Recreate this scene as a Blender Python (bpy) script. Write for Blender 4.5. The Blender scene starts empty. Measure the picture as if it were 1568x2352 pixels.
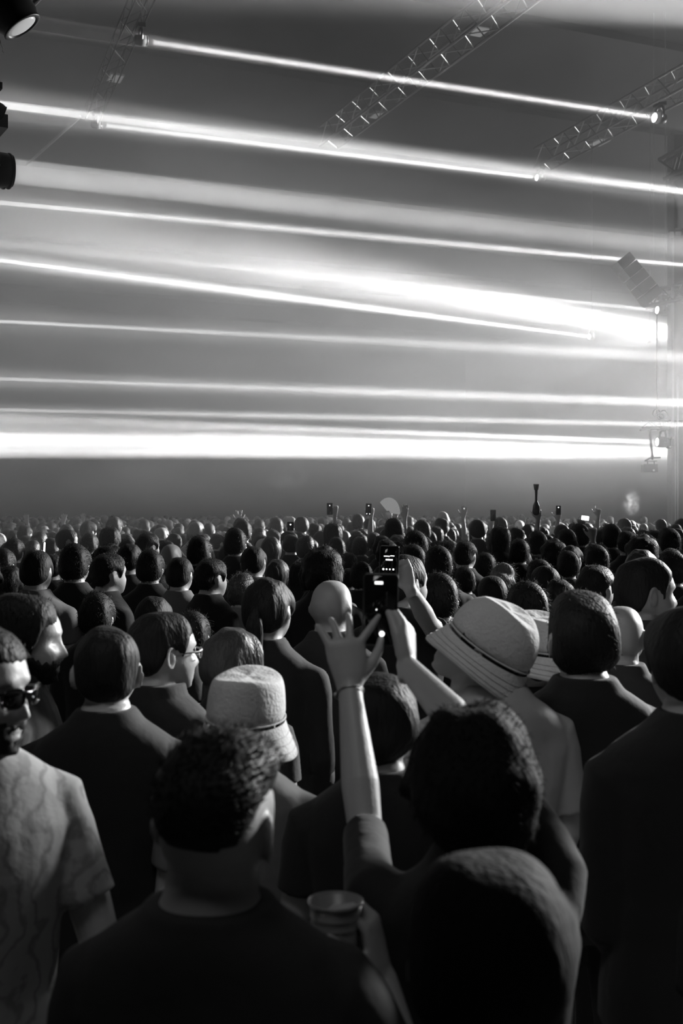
import bpy, math, random
import numpy as np
from mathutils import Vector, Matrix
sc = bpy.context.scene
COL = sc.collection
PI = math.pi
F = 2613.0; CZ = 2.0; HY = 1176.0
def P(x, y, D):
    """point at depth D that the photograph shows at pixel x, y"""
    return Vector(((x-784)/F*D, D, CZ-(y-HY)/F*D))

# ------------------------------------------------------------ camera
cd = bpy.data.cameras.new('camera'); cam = bpy.data.objects.new('camera', cd); COL.objects.link(cam)
cam.location = (0, 0, CZ); cam.rotation_euler = (PI/2, 0, 0)
cd.sensor_fit = 'VERTICAL'; cd.sensor_height = 36; cd.lens = 36*F/2352
cd.clip_start = .05; cd.clip_end = 300
cd.dof.use_dof = True; cd.dof.focus_distance = 7.0; cd.dof.aperture_fstop = 5.0
sc.camera = cam
# ------------------------------------------------------------ world, washes and added fill, exposure
sc.view_settings.view_transform = 'Standard'; sc.view_settings.look = 'None'
sc.view_settings.exposure = 0; sc.view_settings.gamma = 1
try: sc.view_settings.use_curve_mapping = False
except Exception: pass
w = bpy.data.worlds.new('dim_hall_glow'); sc.world = w; w.use_nodes = True
w.node_tree.nodes['Background'].inputs[0].default_value = (1, 1, 1, 1)
w.node_tree.nodes['Background'].inputs[1].default_value = 0.004
sc.cycles.use_denoising = True
sc.cycles.volume_step_rate = 3.0
sc.cycles.max_bounces = 3; sc.cycles.diffuse_bounces = 1; sc.cycles.glossy_bounces = 1; sc.cycles.volume_bounces = 0
sc.cycles.transparent_max_bounces = 8; sc.cycles.transmission_bounces = 2
sc.cycles.sample_clamp_indirect = 3

def wash(loc, tgt, sx, sy, pw, spread=180):
    l = bpy.data.lights.new('stage_or_fill_wash', 'AREA'); l.shape = 'RECTANGLE'; l.size = sx; l.size_y = sy; l.energy = pw
    l.spread = math.radians(spread)
    q = bpy.data.objects.new('stage_or_fill_wash', l); COL.objects.link(q); q.location = loc
    q.rotation_euler = (Vector(tgt)-Vector(loc)).to_track_quat('-Z', 'Y').to_euler()
wash((20, 44, 10), (-5, 30, 3), 10, 4, 900)
wash((10.5, 12.5, 6), (-.8, 3.4, 1.5), 2.2, 2.2, 480, 60)
wash((16.5, 31, 7), (-3, 15, 1.7), 2, 1.5, 900, 28)
wash((-.6, .3, 6.2), (.25, 3.7, 1.6), 2, 1.5, 5.5, 60)  # added overhead fill for the near crowd, not a stage lamp
wash((22, 38, 8), (0, 15, 1.6), 6, 3, 1700, 90)

def beam(a, b, ang, bright, rad=.05, blend=.6):
    l = bpy.data.lights.new('beam_light', 'AREA'); l.shape = 'DISK'; l.size = 2*rad; l.spread = math.radians(max(ang, .6)*1.3)
    l.energy = bright*BK*math.radians(ang)*(b-a).length
    q = bpy.data.objects.new('beam_light', l); COL.objects.link(q); q.location = a
    q.rotation_euler = (b-a).to_track_quat('-Z', 'Y').to_euler()
BK = 6.
K9 = 9/7.
FIX = {}
def pair(xl, yl, dl, xr, yr, dr, ang=1.1, bl=10., br=10., rad=.045):
    a = P(xl, yl, dl); b = P(xr, yr, dr); n = (b-a).normalized()*.12
    if bl: beam(a+n, b, ang, bl, rad)
    if br: beam(b-n, a, ang, br, rad)
    return a, b
L1, R1 = pair(338, 95, 16.9*K9, 1502, 270, 20.1*K9, 1.0, 26, 30)
L2, R2 = pair(233, 287, 20.5*K9, 1232, 408, 23.7*K9, 1.0, 16, 36)
pair(-30, 236, 12, 1650, 450, 16, 2.4, 11, 14)
L4 = P(27, 393, 10)
beam(L4+Vector((.03, .005, 0)), P(1500, 560, 14), 1.7, 24, .11)
pair(-60, 460, 24, 1640, 615, 28.6, 1.0, 14, 24)
L6, R6 = pair(-60, 590, 28, 1352, 773, 38, 1.2, 18, 60)
beam(P(-60, 735, 25), P(1640, 823, 28.8), 1.0, 12, .04); beam(P(1640, 826, 28.8), P(-60, 735, 25), 2.0, 10, .14)
beam(P(-60, 868, 26), P(1640, 927, 29), .9, 10, .04); beam(P(1640, 928, 29), P(-60, 868, 26), 1.5, 24, .11)
beam(P(-60, 940, 27), P(1640, 977, 29), .8, 9, .04); beam(P(1640, 977, 29), P(-60, 940, 27), 1.0, 20, .06)
beam(P(1560, 768, 34), P(0, 500, 20), 5, 26, .2, 1); beam(P(1560, 760, 34), P(0, 540, 18), 3, 18, .15)
R7 = P(1485, 780, 38); beam(R7, P(0, 500, 26), 1.5, 24)
R8 = P(1508, 712, 30); beam(R8-Vector((.1, 0, 0)), P(0, 560, 25), .7, 22, .05)
R9 = P(1508, 1015, 30); beam(R9-Vector((.1, 0, 0)), P(0, 960, 27), 1.0, 50, .06)
beam(P(1600, 1040, 33), P(0, 998, 31), 2.4, 75, .12); beam(P(1600, 1046, 31), P(0, 1042, 33), .6, 50, .12); beam(P(-100, 1042, 31), P(1590, 1040, 33), .8, 30, .12)
beam(P(-100, 1015, 33), P(1590, 1038, 35), 1.8, 75, .3); beam(P(1560, 768, 36), P(700, 690, 30), 36, 9, .2)
beam(P(1800, 20, 15), P(700, -60, 13), 4, 32, .3, 1); beam(P(1750, -10, 14), P(900, -60, 13), 2, 30, .1)

# ------------------------------------------------------------ materials
def mat(name, col, rough=.6, bump=0, bscale=60, metal=0, var=0, vscale=8, emit=0, trans=0, sheen=0, stretch=None):
    m = bpy.data.materials.new(name); m.use_nodes = True; nt = m.node_tree; b = nt.nodes['Principled BSDF']
    c = (col, col, col, 1) if not isinstance(col, tuple) else col+(1,)
    b.inputs['Base Color'].default_value = c; b.inputs['Roughness'].default_value = rough; b.inputs['Metallic'].default_value = metal
    if trans: b.inputs['Transmission Weight'].default_value = trans
    if emit: b.inputs['Emission Color'].default_value = c; b.inputs['Emission Strength'].default_value = emit
    if emit: m.cycles.emission_sampling = 'NONE'
    if name.startswith('hair'): b.inputs['Specular IOR Level'].default_value = .22
    if sheen: b.inputs['Sheen Weight'].default_value = sheen
    if bump or var:
        tc = nt.nodes.new('ShaderNodeTexCoord'); src = tc.outputs['Object']
        if stretch:
            mp = nt.nodes.new('ShaderNodeMapping'); mp.inputs['Scale'].default_value = stretch
            nt.links.new(src, mp.inputs['Vector']); src = mp.outputs['Vector']
    if bump:
        n = nt.nodes.new('ShaderNodeTexNoise'); n.inputs['Scale'].default_value = bscale; n.inputs['Detail'].default_value = 3
        nt.links.new(src, n.inputs['Vector'])
        bp = nt.nodes.new('ShaderNodeBump'); bp.inputs['Strength'].default_value = bump; bp.inputs['Distance'].default_value = .01
        nt.links.new(n.outputs['Fac'], bp.inputs['Height']); nt.links.new(bp.outputs['Normal'], b.inputs['Normal'])
    if var:
        n2 = nt.nodes.new('ShaderNodeTexNoise'); n2.inputs['Scale'].default_value = vscale; n2.inputs['Detail'].default_value = 4
        nt.links.new(src, n2.inputs['Vector'])
        mr = nt.nodes.new('ShaderNodeMapRange'); mr.inputs[1].default_value = .3; mr.inputs[2].default_value = .7
        mr.inputs[3].default_value = 1-var; mr.inputs[4].default_value = 1+var; nt.links.new(n2.outputs['Fac'], mr.inputs[0])
        mx = nt.nodes.new('ShaderNodeMix'); mx.data_type = 'RGBA'; mx.blend_type = 'MULTIPLY'; mx.inputs['Factor'].default_value = 1
        mx.inputs[6].default_value = c; nt.links.new(mr.outputs[0], mx.inputs[7]); nt.links.new(mx.outputs[2], b.inputs['Base Color'])
    return m
M = dict(
    skin=mat('skin', .42, .5, .08, 140), skin_dark=mat('skin_dark', .2, .45, .08, 140),
    hair_black=mat('hair_black', .006, .8, .5, 90, stretch=(1, 1, .3)), hair=mat('hair_dark', .018, .6, .6, 90, stretch=(1, 1, .3)), hair_mid=mat('hair_brown', .07, .45, .6, 90, stretch=(1, 1, .3)),  # first one: dark hair with the neighbours' shadow put into its colour
    hair_fair=mat('hair_fair', .22, .5, .6, 90, stretch=(1, 1, .3)),
    black=mat('black_cotton', .010, .85, .25, 25, sheen=.1), dark=mat('charcoal_cotton', .038, .85, .25, 25), grey=mat('grey_cotton', .17, .85, .25, 25),
    light=mat('pale_cotton', .42, .85, .3, 25), canvas=mat('canvas', .62, .9, .35, 110, var=.06, vscale=12), denim=mat('denim', .03, .8),
    shoe=mat('shoe_leather', .03, .5), steel=mat('truss_aluminium', .3, .4, metal=.5), blacksteel=mat('black_steel', .025, .45),
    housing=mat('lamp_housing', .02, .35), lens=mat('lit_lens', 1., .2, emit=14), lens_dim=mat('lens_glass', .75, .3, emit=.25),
    concrete=mat('concrete', .09, .8, .3, 3, var=.2, vscale=.4), wall=mat('wall_paint', .09, .8, .2, 2, var=.15, vscale=.3),
    ceil=mat('ceiling_sheet', .07, .7, .2, 2, var=.1, vscale=.5), glass_black=mat('phone_glass', .01, .08), phone=mat('phone_case', .03, .35),
    screen=mat('lit_screen', 1., .3, emit=2.2), cup=mat('clear_plastic', .5, .25, trans=.55), white=mat('white_enamel', .7, .4), duct=mat('pale_duct', .7, .5, .3, 30),
    brace=mat('bright_metal', .5, .35, metal=.8), faint_glow=mat('faint_white_glow', .9, .5, emit=.16), paper=mat('white_paper', .85, .7), bottle=mat('bottle_glass', .05, .1))
def patterned():
    m = mat('printed_cotton', .3, .9, .3, 25); nt = m.node_tree; b = nt.nodes['Principled BSDF']
    tc = nt.nodes.new('ShaderNodeTexCoord'); w_ = nt.nodes.new('ShaderNodeTexWave'); w_.inputs['Scale'].default_value = 5
    w_.inputs['Distortion'].default_value = 16; w_.inputs['Detail'].default_value = 4; w_.inputs['Detail Scale'].default_value = 1.5
    r = nt.nodes.new('ShaderNodeValToRGB'); r.color_ramp.elements[0].position = .0; r.color_ramp.elements[0].color = (.21, .21, .21, 1)
    r.color_ramp.elements[1].position = .35; r.color_ramp.elements[1].color = (.34, .34, .34, 1)
    nt.links.new(tc.outputs['Object'], w_.inputs['Vector']); nt.links.new(w_.outputs['Fac'], r.inputs[0]); nt.links.new(r.outputs[0], b.inputs['Base Color'])
    return m
M['print'] = patterned()
nt = M['paper'].node_tree; tr = nt.nodes.new('ShaderNodeBsdfTranslucent'); tr.inputs[0].default_value = (.9, .9, .9, 1); mx = nt.nodes.new('ShaderNodeMixShader'); mx.inputs[0].default_value = .5
nt.links.new(nt.nodes['Principled BSDF'].outputs[0], mx.inputs[1]); nt.links.new(tr.outputs[0], mx.inputs[2]); nt.links.new(mx.outputs[0], nt.nodes['Material Output'].inputs[0])

# ------------------------------------------------------------ helpers
def tag(o, label=None, cat=None, group=None, kind=None):
    if label: o['label'] = label
    if cat: o['category'] = cat
    if group: o['group'] = group
    if kind: o['kind'] = kind
    return o
def empty(name, loc, label=None, cat=None, group=None, rz=0):
    o = bpy.data.objects.new(name, None); COL.objects.link(o); o.location = loc; o.rotation_euler = (0, 0, rz); o.empty_display_size = .1
    return tag(o, label, cat, group)
def link(name, me, m=None, parent=None, smooth=True):
    if m is not None and not me.materials: me.materials.append(m)
    if smooth: me.shade_smooth()
    o = bpy.data.objects.new(name, me); COL.objects.link(o)
    if parent: o.parent = parent
    return o
class G:
    """collects closed shapes"""
    def __init__(s): s.v = []; s.f = []
    def add(s, V, Fc):
        k = len(s.v); s.v += [tuple(p) for p in V]; s.f += [tuple(i+k for i in q) for q in Fc]; return s
    def mesh(s, name):
        me = bpy.data.meshes.new(name); me.from_pydata(s.v, [], s.f); me.update(); return me
    def rings(s, R, cap=True):
        n = len(R[0]); V = [p for r in R for p in r]; Fc = []
        for i in range(len(R)-1):
            for j in range(n):
                a = i*n+j; b = i*n+(j+1) % n; Fc.append((a, b, b+n, a+n))
        if cap: Fc.append(tuple(range(n-1, -1, -1))); Fc.append(tuple(range((len(R)-1)*n, len(R)*n)))
        return s.add(V, Fc)
    def loft(s, secs, n=20, ex=2.3):
        """secs: (z, rx, ry, cx, cy)"""
        R = []
        for (z, rx, ry, cx, cy) in secs:
            r = []
            for j in range(n):
                t = 2*PI*j/n; c, q = math.cos(t), math.sin(t)
                r.append((cx+rx*math.copysign(abs(c)**(2/ex), c), cy+ry*math.copysign(abs(q)**(2/ex), q), z))
            R.append(r)
        return s.rings(R)
    def tube(s, pts, rad, n=10, flat=1., up=None, round_ends=True):
        pts = [Vector(p) for p in pts]; rad = list(rad) if hasattr(rad, '__len__') else [rad]*len(pts)
        if round_ends:
            d0 = (pts[0]-pts[1]).normalized(); d1 = (pts[-1]-pts[-2]).normalized(); r0, r1 = rad[0], rad[-1]
            pts = [pts[0]+d0*r0*.95, pts[0]+d0*r0*.6]+pts+[pts[-1]+d1*r1*.6, pts[-1]+d1*r1*.95]
            rad = [r0*.3, r0*.8]+rad+[r1*.8, r1*.3]
        R = []; x = None
        for i, p in enumerate(pts):
            t = (pts[min(i+1, len(pts)-1)]-pts[max(i-1, 0)]).normalized()
            if x is None:
                u = Vector(up) if up is not None else (Vector((0, 0, 1)) if abs(t.z) < .9 else Vector((0, 1, 0)))
                x = u.cross(t).normalized()
            x = (x-t*x.dot(t)).normalized(); y = t.cross(x)
            R.append([p+x*math.cos(2*PI*j/n)*rad[i]+y*math.sin(2*PI*j/n)*rad[i]*flat for j in range(n)])
        return s.rings(R)
    def box(s, c, sx, sy, sz, Rm=None):
        V = []
        for a in (-1, 1):
            for b in (-1, 1):
                for d in (-1, 1):
                    p = Vector((a*sx/2, b*sy/2, d*sz/2)); V.append((Rm @ p if Rm else p)+Vector(c))
        return s.add(V, [(0, 1, 3, 2), (4, 6, 7, 5), (0, 4, 5, 1), (2, 3, 7, 6), (0, 2, 6, 4), (1, 5, 7, 3)])
    def lathe(s, prof, axis_o, axis_d, n=24, cap=True):
        d = Vector(axis_d).normalized(); x = (Vector((0, 0, 1)) if abs(d.z) < .9 else Vector((1, 0, 0))).cross(d).normalized(); y = d.cross(x)
        return s.rings([[Vector(axis_o)+d*z+x*math.cos(2*PI*j/n)*r+y*math.sin(2*PI*j/n)*r for j in range(n)] for (r, z) in prof], cap)
    def ball(s, c, r, n=12):
        c = Vector(c); r = r if hasattr(r, '__len__') else (r, r, r)
        R = [[(c.x+r[0]*math.sin(a)*math.cos(2*PI*j/n), c.y+r[1]*math.sin(a)*math.sin(2*PI*j/n), c.z-r[2]*math.cos(a)) for j in range(n)] for a in [PI*(i+.35)/(n//2+.7-1+1) for i in range(n//2+1)]]
        return s.rings(R)
def remesh(g, voxel, name, smooth=2, disp=None):
    me = g.mesh(name+'_raw'); o = bpy.data.objects.new('tmp', me); COL.objects.link(o)
    r = o.modifiers.new('r', 'REMESH'); r.mode = 'VOXEL'; r.voxel_size = voxel; r.adaptivity = 0
    if smooth:
        q = o.modifiers.new('s', 'SMOOTH'); q.factor = .5; q.iterations = smooth
    dg = bpy.context.evaluated_depsgraph_get(); out = bpy.data.meshes.new_from_object(o.evaluated_get(dg)); out.name = name
    bpy.data.objects.remove(o); bpy.data.meshes.remove(me)
    if disp: displace(out, disp)
    return out
def displace(me, fn):
    n = len(me.vertices); co = np.empty(n*3); me.vertices.foreach_get('co', co); co = co.reshape(-1, 3)
    me.update(); no = np.empty(n*3); me.vertices.foreach_get('normal', no); no = no.reshape(-1, 3)
    co = co+no*fn(co)[:, None]; me.vertices.foreach_set('co', co.ravel()); me.update()
def wav(p, freq, seed, n=10):
    rs = np.random.RandomState(seed); a = np.zeros(len(p))
    for i in range(n):
        k = rs.normal(size=3); k *= freq*(.6+.9*rs.rand())/np.linalg.norm(k); a += np.sin(p @ k+rs.rand()*6.28)
    return a/math.sqrt(n)
def sst(x, a, b):
    t = np.clip((x-a)/(b-a), 0, 1); return t*t*(3-2*t)

# ------------------------------------------------------------ head
PHI = np.radians([-90, -75, -62, -50, -42, -33, -25, -17, -8, 0, 9, 20, 35, 50, 70, 90, 115, 135, 155, 180, 205, 225, 245, 270])
RAD = np.array([.085, .108, .128, .136, .125, .113, .104, .100, .095, .0925, .096, .104, .110, .113, .115, .115, .119, .119, .113, .104, .095, .088, .084, .085])
def head_pts(d, face=True):
    x, y, z = d[:, 0], d[:, 1], d[:, 2]
    ph = np.arctan2(z, y); ph = np.where(ph < -PI/2, ph+2*PI, ph); r = np.interp(ph, PHI, RAD)
    s = (1-np.abs(x)**2.35)**(1/2.35)
    ax = np.abs(x); W = .077
    p = np.stack([W*np.sign(x)*ax**.93, r*s*np.cos(ph), r*s*np.sin(ph)], 1)
    zz = p[:, 2]; p[:, 0] *= 1-.30*sst(-zz, .02, .115)+.015*sst(zz, .0, .06)
    p[:, 0] *= 1-.08*sst(p[:, 1], .03, .1)+.04*sst(-p[:, 1], .0, .07)
    if face:
        X, Z = p[:, 0], p[:, 2]; fr = (y > 0)*1.
        g = lambda cx, cz, sx, sz: np.exp(-((np.abs(X)-cx)/sx)**2-((Z-cz)/sz)**2)
        nose = np.exp(-(X/(.0085+.0065*sst(-Z, -.02, .035)))**2)*np.interp(Z, [-.052, -.043, -.034, -.015, .008, .022], [0, .014, .027, .019, .008, 0])
        dy = nose-.013*g(.031, .003, .017, .012)+.005*g(.03, .028, .024, .010)+.006*g(.042, -.03, .02, .02)
        dy += .0055*g(0, -.063, .022, .006)+.0055*g(0, -.077, .019, .007)-.004*g(0, -.070, .024, .0025)-.005*g(0, -.088, .018, .006)+.006*g(0, -.106, .02, .012)
        dy += .006*g(.013, -.042, .007, .007)
        p[:, 1] += dy*fr
    return p
_ico = {}
def ico(sub):
    if sub not in _ico:
        import bmesh
        bm = bmesh.new(); bmesh.ops.create_icosphere(bm, subdivisions=sub, radius=1)
        V = np.array([v.co[:] for v in bm.verts]); Fc = [tuple(v.index for v in f.verts) for f in bm.faces]; bm.free()
        V /= np.linalg.norm(V, axis=1)[:, None]; _ico[sub] = (V, Fc)
    return _ico[sub]
def zline(y, kind):
    if kind == 'fade': return np.interp(y, [-.1, -.08, -.04, 0, .03, .06, .1], [.004, .012, .05, .062, .058, .056, .072])
    if kind == 'bald': return np.full_like(y, 9.)
    return np.interp(y, [-.1, -.07, -.045, -.015, .015, .03, .055, .1], [-.105, -.085, -.04, .022, .018, -.015, .045, .075])
def hair_base(style, seed, sub=5):
    d, Fc = ico(sub); p = head_pts(d, False)
    T, amp, fq = dict(crop=(.008, .002, 120), short=(.014, .0035, 70), fade=(.03, .005, 60), curly=(.04, .007, 80), full=(.026, .006, 45), long=(.022, .004, 40),
                      bun=(.013, .002, 60), messy=(.028, .012, 60), pony=(.012, .002, 50), beanie=(.02, .001, 40))[style]
    zl = zline(p[:, 1], 'fade' if style == 'fade' else 'n')
    if style in ('curly', 'long', 'full', 'messy'): zl = zl-.02*(p[:, 1] < .03)
    if style == 'long': zl = np.where(p[:, 1] < .05, -.2, zl)
    if style != 'fade': zl = zl+.007*wav(p, 60, seed+9)
    m = sst(p[:, 2], zl-.008, zl+.022)
    t = T*m*(1-.55*sst(p[:, 1], .04, .085))
    if style in ('fade', 'short', 'messy', 'full'): t = t*(.62+.38*sst(p[:, 2], .0, .1))
    t = t+m*amp*wav(p, fq, seed)
    off = np.where(m > .02, t, -.01)
    n = p/np.linalg.norm(p, axis=1)[:, None]
    return p+n*off[:, None], Fc, m, n
def rotm(yaw, pitch=0, roll=0):
    return np.array((Matrix.Rotation(yaw, 3, 'Z') @ Matrix.Rotation(pitch, 3, 'X') @ Matrix.Rotation(roll, 3, 'Y')))

# ------------------------------------------------------------ hand : wrist origin, +Z to the fingers, +X the thumb side, +Y palm side
def hand(g, wrist, zdir, xdir, s=1., curl=(.2,)*4, spread=.12, thumb=(.9, .3), n=8, mirror=1, curls=None):
    z = Vector(zdir).normalized(); x = (Vector(xdir)-z*Vector(xdir).dot(z)).normalized(); y = z.cross(x)*mirror
    T = lambda a, b, c: Vector(wrist)+(x*a+y*b+z*c)*s
    R = []
    for (zz, rx, ry, cx) in ((-.035, .024, .019, 0), (0, .0265, .019, 0), (.025, .034, .0185, .002), (.055, .041, .016, .001), (.085, .042, .0135, 0), (.097, .036, .010, 0)):
        R.append([T(cx+rx*math.cos(2*PI*j/14), ry*math.sin(2*PI*j/14), zz) for j in range(14)])
    g.rings(R)
    for k, (bx, L) in enumerate(((.031, .074), (.0105, .082), (-.0105, .076), (-.031, .060))):
        sp = spread[k] if hasattr(spread, '__len__') else spread*(1.5-k)/1.5; a = 0; p = Vector((bx, 0, .088)); pts = [T(*p)]
        d0 = Vector((math.sin(sp), 0, math.cos(sp)))
        for j, fr in enumerate((.46, .3, .24)):
            a += curl[k]*(1, 1.25, .8)[j]
            dd = Vector((d0.x*math.cos(a), math.sin(a), d0.z*math.cos(a)))
            p = p+dd*L*fr*1.08; pts.append(T(*p))
        g.tube([T(bx*.9, 0, .06)]+pts, [.0095*s, .0098*s, .0086*s, .0078*s, .0066*s], n)
    o, c = thumb; p = Vector((.022, .004, .018)); pts = [T(*p)]; a = o
    for j, L in enumerate((.045, .034, .028)):
        dd = Vector((math.sin(a), c*(.5+.5*j), math.cos(a))).normalized(); p = p+dd*L; pts.append(T(*p)); a -= .22
    g.tube(pts, [.014*s, .0125*s, .010*s, .0078*s], n)
    return T

# ------------------------------------------------------------ person
TOR = [(1.54, .058, .06, 0, -.012), (1.515, .066, .068, 0, -.018), (1.495, .086, .076, 0, -.020), (1.475, .115, .084, 0, -.018), (1.45, .148, .092, 0, -.014), (1.415, .176, .100, 0, -.008), (1.36, .188, .110, 0, 0),
       (1.28, .172, .115, 0, .004), (1.16, .155, .108, 0, .004), (1.05, .150, .104, 0, 0), (.95, .165, .112, 0, -.004), (.86, .17, .118, 0, -.008)]
SH = {1: Vector((.180, -.006, 1.40)), -1: Vector((-.180, -.006, 1.40))}
def arm_default(s):
    return SH[s], Vector((s*.213, -.01, 1.12)), Vector((s*.195, .10, .89))
def ear(g, s, y=-.008, z=-.004):
    pts = []
    for k in range(11):
        a = -1.9+k*3.9/10; pts.append((s*(.079+.016*math.sin((a+1.9)/3.9*PI)*.9), y-.019*math.cos(a)-.004, z+.030*math.sin(a)*1.05+.0))
    g.tube(pts, [.004]*2+[.0045]*7+[.0055, .006], 7)
    g.ball((s*.082, y-.005, z-.002), (.007, .016, .026), 10)
def make_person(H=1.75, style='short', seed=1, voxel=.012, hyaw=0, hpitch=0, hroll=0, arms=None, skin='skin', hair='hair', shirt='black', neck=1., bulk=1., tuft=0,
                beard=False, hat=None, shirt_vox=None, face=True, sleeve=.62, collar=0., sub=4, label=None, group=None, headscale=1., fold=.004, longlen=.26, hshift=(0, 0, 0), tuftlen=.025, tuftdir=np.array((.2, -.3, -.9))):
    """builds one standing figure of 1.75 m in local coordinates (facing +Y), scaled to H"""
    root = empty('person', (0, 0, 0), label, 'person', group); S = H/1.75
    A = Matrix.Scale(S, 4)
    R = rotm(hyaw, hpitch, hroll); piv = np.array((0, -.005, 1.515)); hc = np.array((0, .012, 1.615))
    hs_ = np.array(hshift)
    def hx(p): return ((np.asarray(p)*headscale+(hc-piv)) @ R.T+piv+hs_)*S
    g = G(); d, Fc = ico(sub+1 if face and sub >= 5 else sub)
    g.add(hx(head_pts(d, face)), Fc)
    ge = G(); ear(ge, 1); ear(ge, -1); g.add(hx(np.array(ge.v)), ge.f)
    nr = .058*neck
    g.tube([Vector(p) for p in (hx([(0, -.012, -.03)])[0], hx([(0, -.018, -.085)])[0], Vector((0, -.018, 1.50))*S, Vector((0, -.018, 1.44))*S)], [nr*S*.95, nr*S, nr*1.06*S, nr*1.35*S], 16, round_ends=False)
    B = G(); B.loft([(z, rx*bulk, ry*bulk, cx, cy) for (z, rx, ry, cx, cy) in TOR], 28); g.add([Vector(v)*S for v in B.v], B.f)
    sg = G(); infl = .014
    top = 1.530+collar
    secs = [(top, .077*max(neck, .95), .079*max(neck, .95), 0, -.016)]+[(z-(.0 if z > 1.4 else 0), (rx+infl)*bulk, (ry+infl)*bulk, cx, cy) for (z, rx, ry, cx, cy) in TOR[2:]]
    sg.loft([(z*1, a, b, c, e) for (z, a, b, c, e) in secs], 28)
    arms = arms or {}
    for s in (-1, 1):
        a = arms.get(s) or {}
        if 'pts' in a: sh, el, wr = a['pts']
        else: sh, el, wr = arm_default(s)
        sh = Vector(sh); el = Vector(el); wr = Vector(wr)
        mid = el.lerp(wr, .3)
        cen = Vector((s*.09, -.005, 1.375))
        g.tube([q*S for q in (cen.lerp(sh, .55)-Vector((0, 0, .012)), sh.lerp(cen, .1)+(el-sh)*.09, sh.lerp(el, .3), sh.lerp(el, .55), el, mid, el.lerp(wr, .7), wr)], [.04*S*bulk, .044*S*bulk, .045*S*bulk, .044*S*bulk, .038*S*bulk, .041*S, .032*S, .0255*S], 14)
        hd = a.get('hand', {})
        zd = hd.get('z', (wr-el).normalized()); xd = hd.get('x', (-s*.2, 1, .2))
        hand(g, wr*S, zd, xd, S*hd.get('s', 1.), hd.get('curl', (.35, .4, .45, .5)), hd.get('spread', .1), hd.get('thumb', (.5, .4)), mirror=hd.get('m', -s))
        ec = sh.lerp(el, sleeve) if sleeve <= 1 else el.lerp(wr, sleeve-1)
        cen = Vector((s*.09, -.005, 1.375))
        pp = [cen, cen.lerp(sh, .62), sh.lerp(cen, .08)+(el-sh)*.06, sh.lerp(el, .22), sh.lerp(el, .4)]+([ec] if sleeve <= 1 else [el, ec]); rr = [.072, .070, .066, .062, .060]+([.060] if sleeve <= 1 else [.053, .042]); rr = [q*a.get('cuff', 1) if k > 2 else q for k, q in enumerate(rr)]
        sg.tube(pp, [r*bulk for r in rr], 18, round_ends=False)
    body = link('body', remesh(g, voxel*S, 'body', 2), M[skin], root)
    V0 = [Vector(v)*S for v in sg.v]; sg.v = [tuple(v) for v in V0]
    fo = lambda c: fold*(wav(c*np.array((1, 1, .28)), 26, seed+5)+.5*wav(c*np.array((1, 1, .4)), 60, seed+6))*sst(-c[:, 2], -1.47*S, -1.36*S)
    link('shirt', remesh(sg, (shirt_vox or voxel)*S, 'shirt', int(2+.022/voxel), fo), M[shirt], root)
    tr = G(); tr.loft([(1.0, .16, .115, 0, 0), (.93, .172, .125, 0, 0), (.86, .178, .13, 0, -.005), (.80, .165, .12, 0, -.005)], 24)
    for s in (-1, 1): tr.loft([(.9, .085, .105, s*.085, 0), (.75, .085, .098, s*.092, 0), (.5, .062, .07, s*.1, 0), (.3, .055, .062, s*.105, -.01), (.07, .05, .06, s*.11, -.01)], 16)
    tr.v = [tuple(Vector(v)*S) for v in tr.v]
    link('trousers', remesh(tr, .02, 'trousers', 2), M['denim'], root)
    for s in (-1, 1):
        q = G(); q.loft([(0, .043, .125, s*.115, .04), (.02, .046, .13, s*.115, .04), (.045, .042, .11, s*.115, .02), (.085, .04, .055, s*.115, -.03), (.11, .038, .045, s*.115, -.035)], 16)
        q.v = [tuple(Vector(v)*S) for v in q.v]; link('shoe', q.mesh('shoe'), M['shoe'], root)
    if style and style != 'bald':
        hp, hf, m, nn = hair_base(style, seed, min(sub+1, 5))
        hg = G(); hg.add(hx(hp), hf)
        extra = G()
        if style == 'long':
            extra.tube([(0, -.03, .03), (0, -.055, -.06), (0, -.06, -.15), (0, -.055, -.11-longlen*.6), (0, -.05, -.11-longlen)], [.092, .092, .088, .08, .055], 18, flat=.55, up=(0, 1, 0))
        if style == 'bun': extra.ball((0, -.10, .085), (.04, .04, .037), 14)
        if style == 'pony':
            extra.ball((0, -.125, .02), (.022, .022, .022), 10); extra.tube([(0, -.13, .02), (0, -.15, -.03), (0, -.135, -.12), (0, -.125, -.2)], [.02, .032, .03, .008], 12)
        if extra.v:
            hg.add(hx(np.array(extra.v)), extra.f)
            hm = remesh(hg, max(voxel*.8, .006)*S, 'hair', 1, lambda c: .0035*wav(c*np.array((1, 1, .15)), 110, seed))
        else: hm = hg.mesh('hair')
        ho = link('hair', hm, M[hair], root)
        if tuft:
            rs = np.random.RandomState(seed); idx = np.where(m > .95)[0]; tg = G(); Rn = R
            for k in rs.choice(idx, tuft):
                n_ = nn[k]; p0 = hp[k]-n_*.003; fl = tuftdir-n_*np.dot(tuftdir, n_)
                dr = fl*.8+n_*(.35+.3*rs.rand())+rs.normal(size=3)*.35; dr /= np.linalg.norm(dr)
                L = tuftlen*(.5+rs.rand()); p1 = p0+dr*L*.5; p2 = p1+(dr*.8-n_*.25+rs.normal(size=3)*.15)*L*.5
                q = hx(np.array([p0, p1, p2])); x = np.cross(dr, n_); x = x/(np.linalg.norm(x)+1e-6)*.0016*S; y = n_*.0008*S
                tg.add([q[0]+x, q[0]-x, q[0]+y, q[1]+x*.6, q[1]-x*.6, q[1]+y, q[2]],
                       [(0, 1, 4, 3), (1, 2, 5, 4), (2, 0, 3, 5), (3, 4, 6), (4, 5, 6), (5, 3, 6)])
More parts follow.
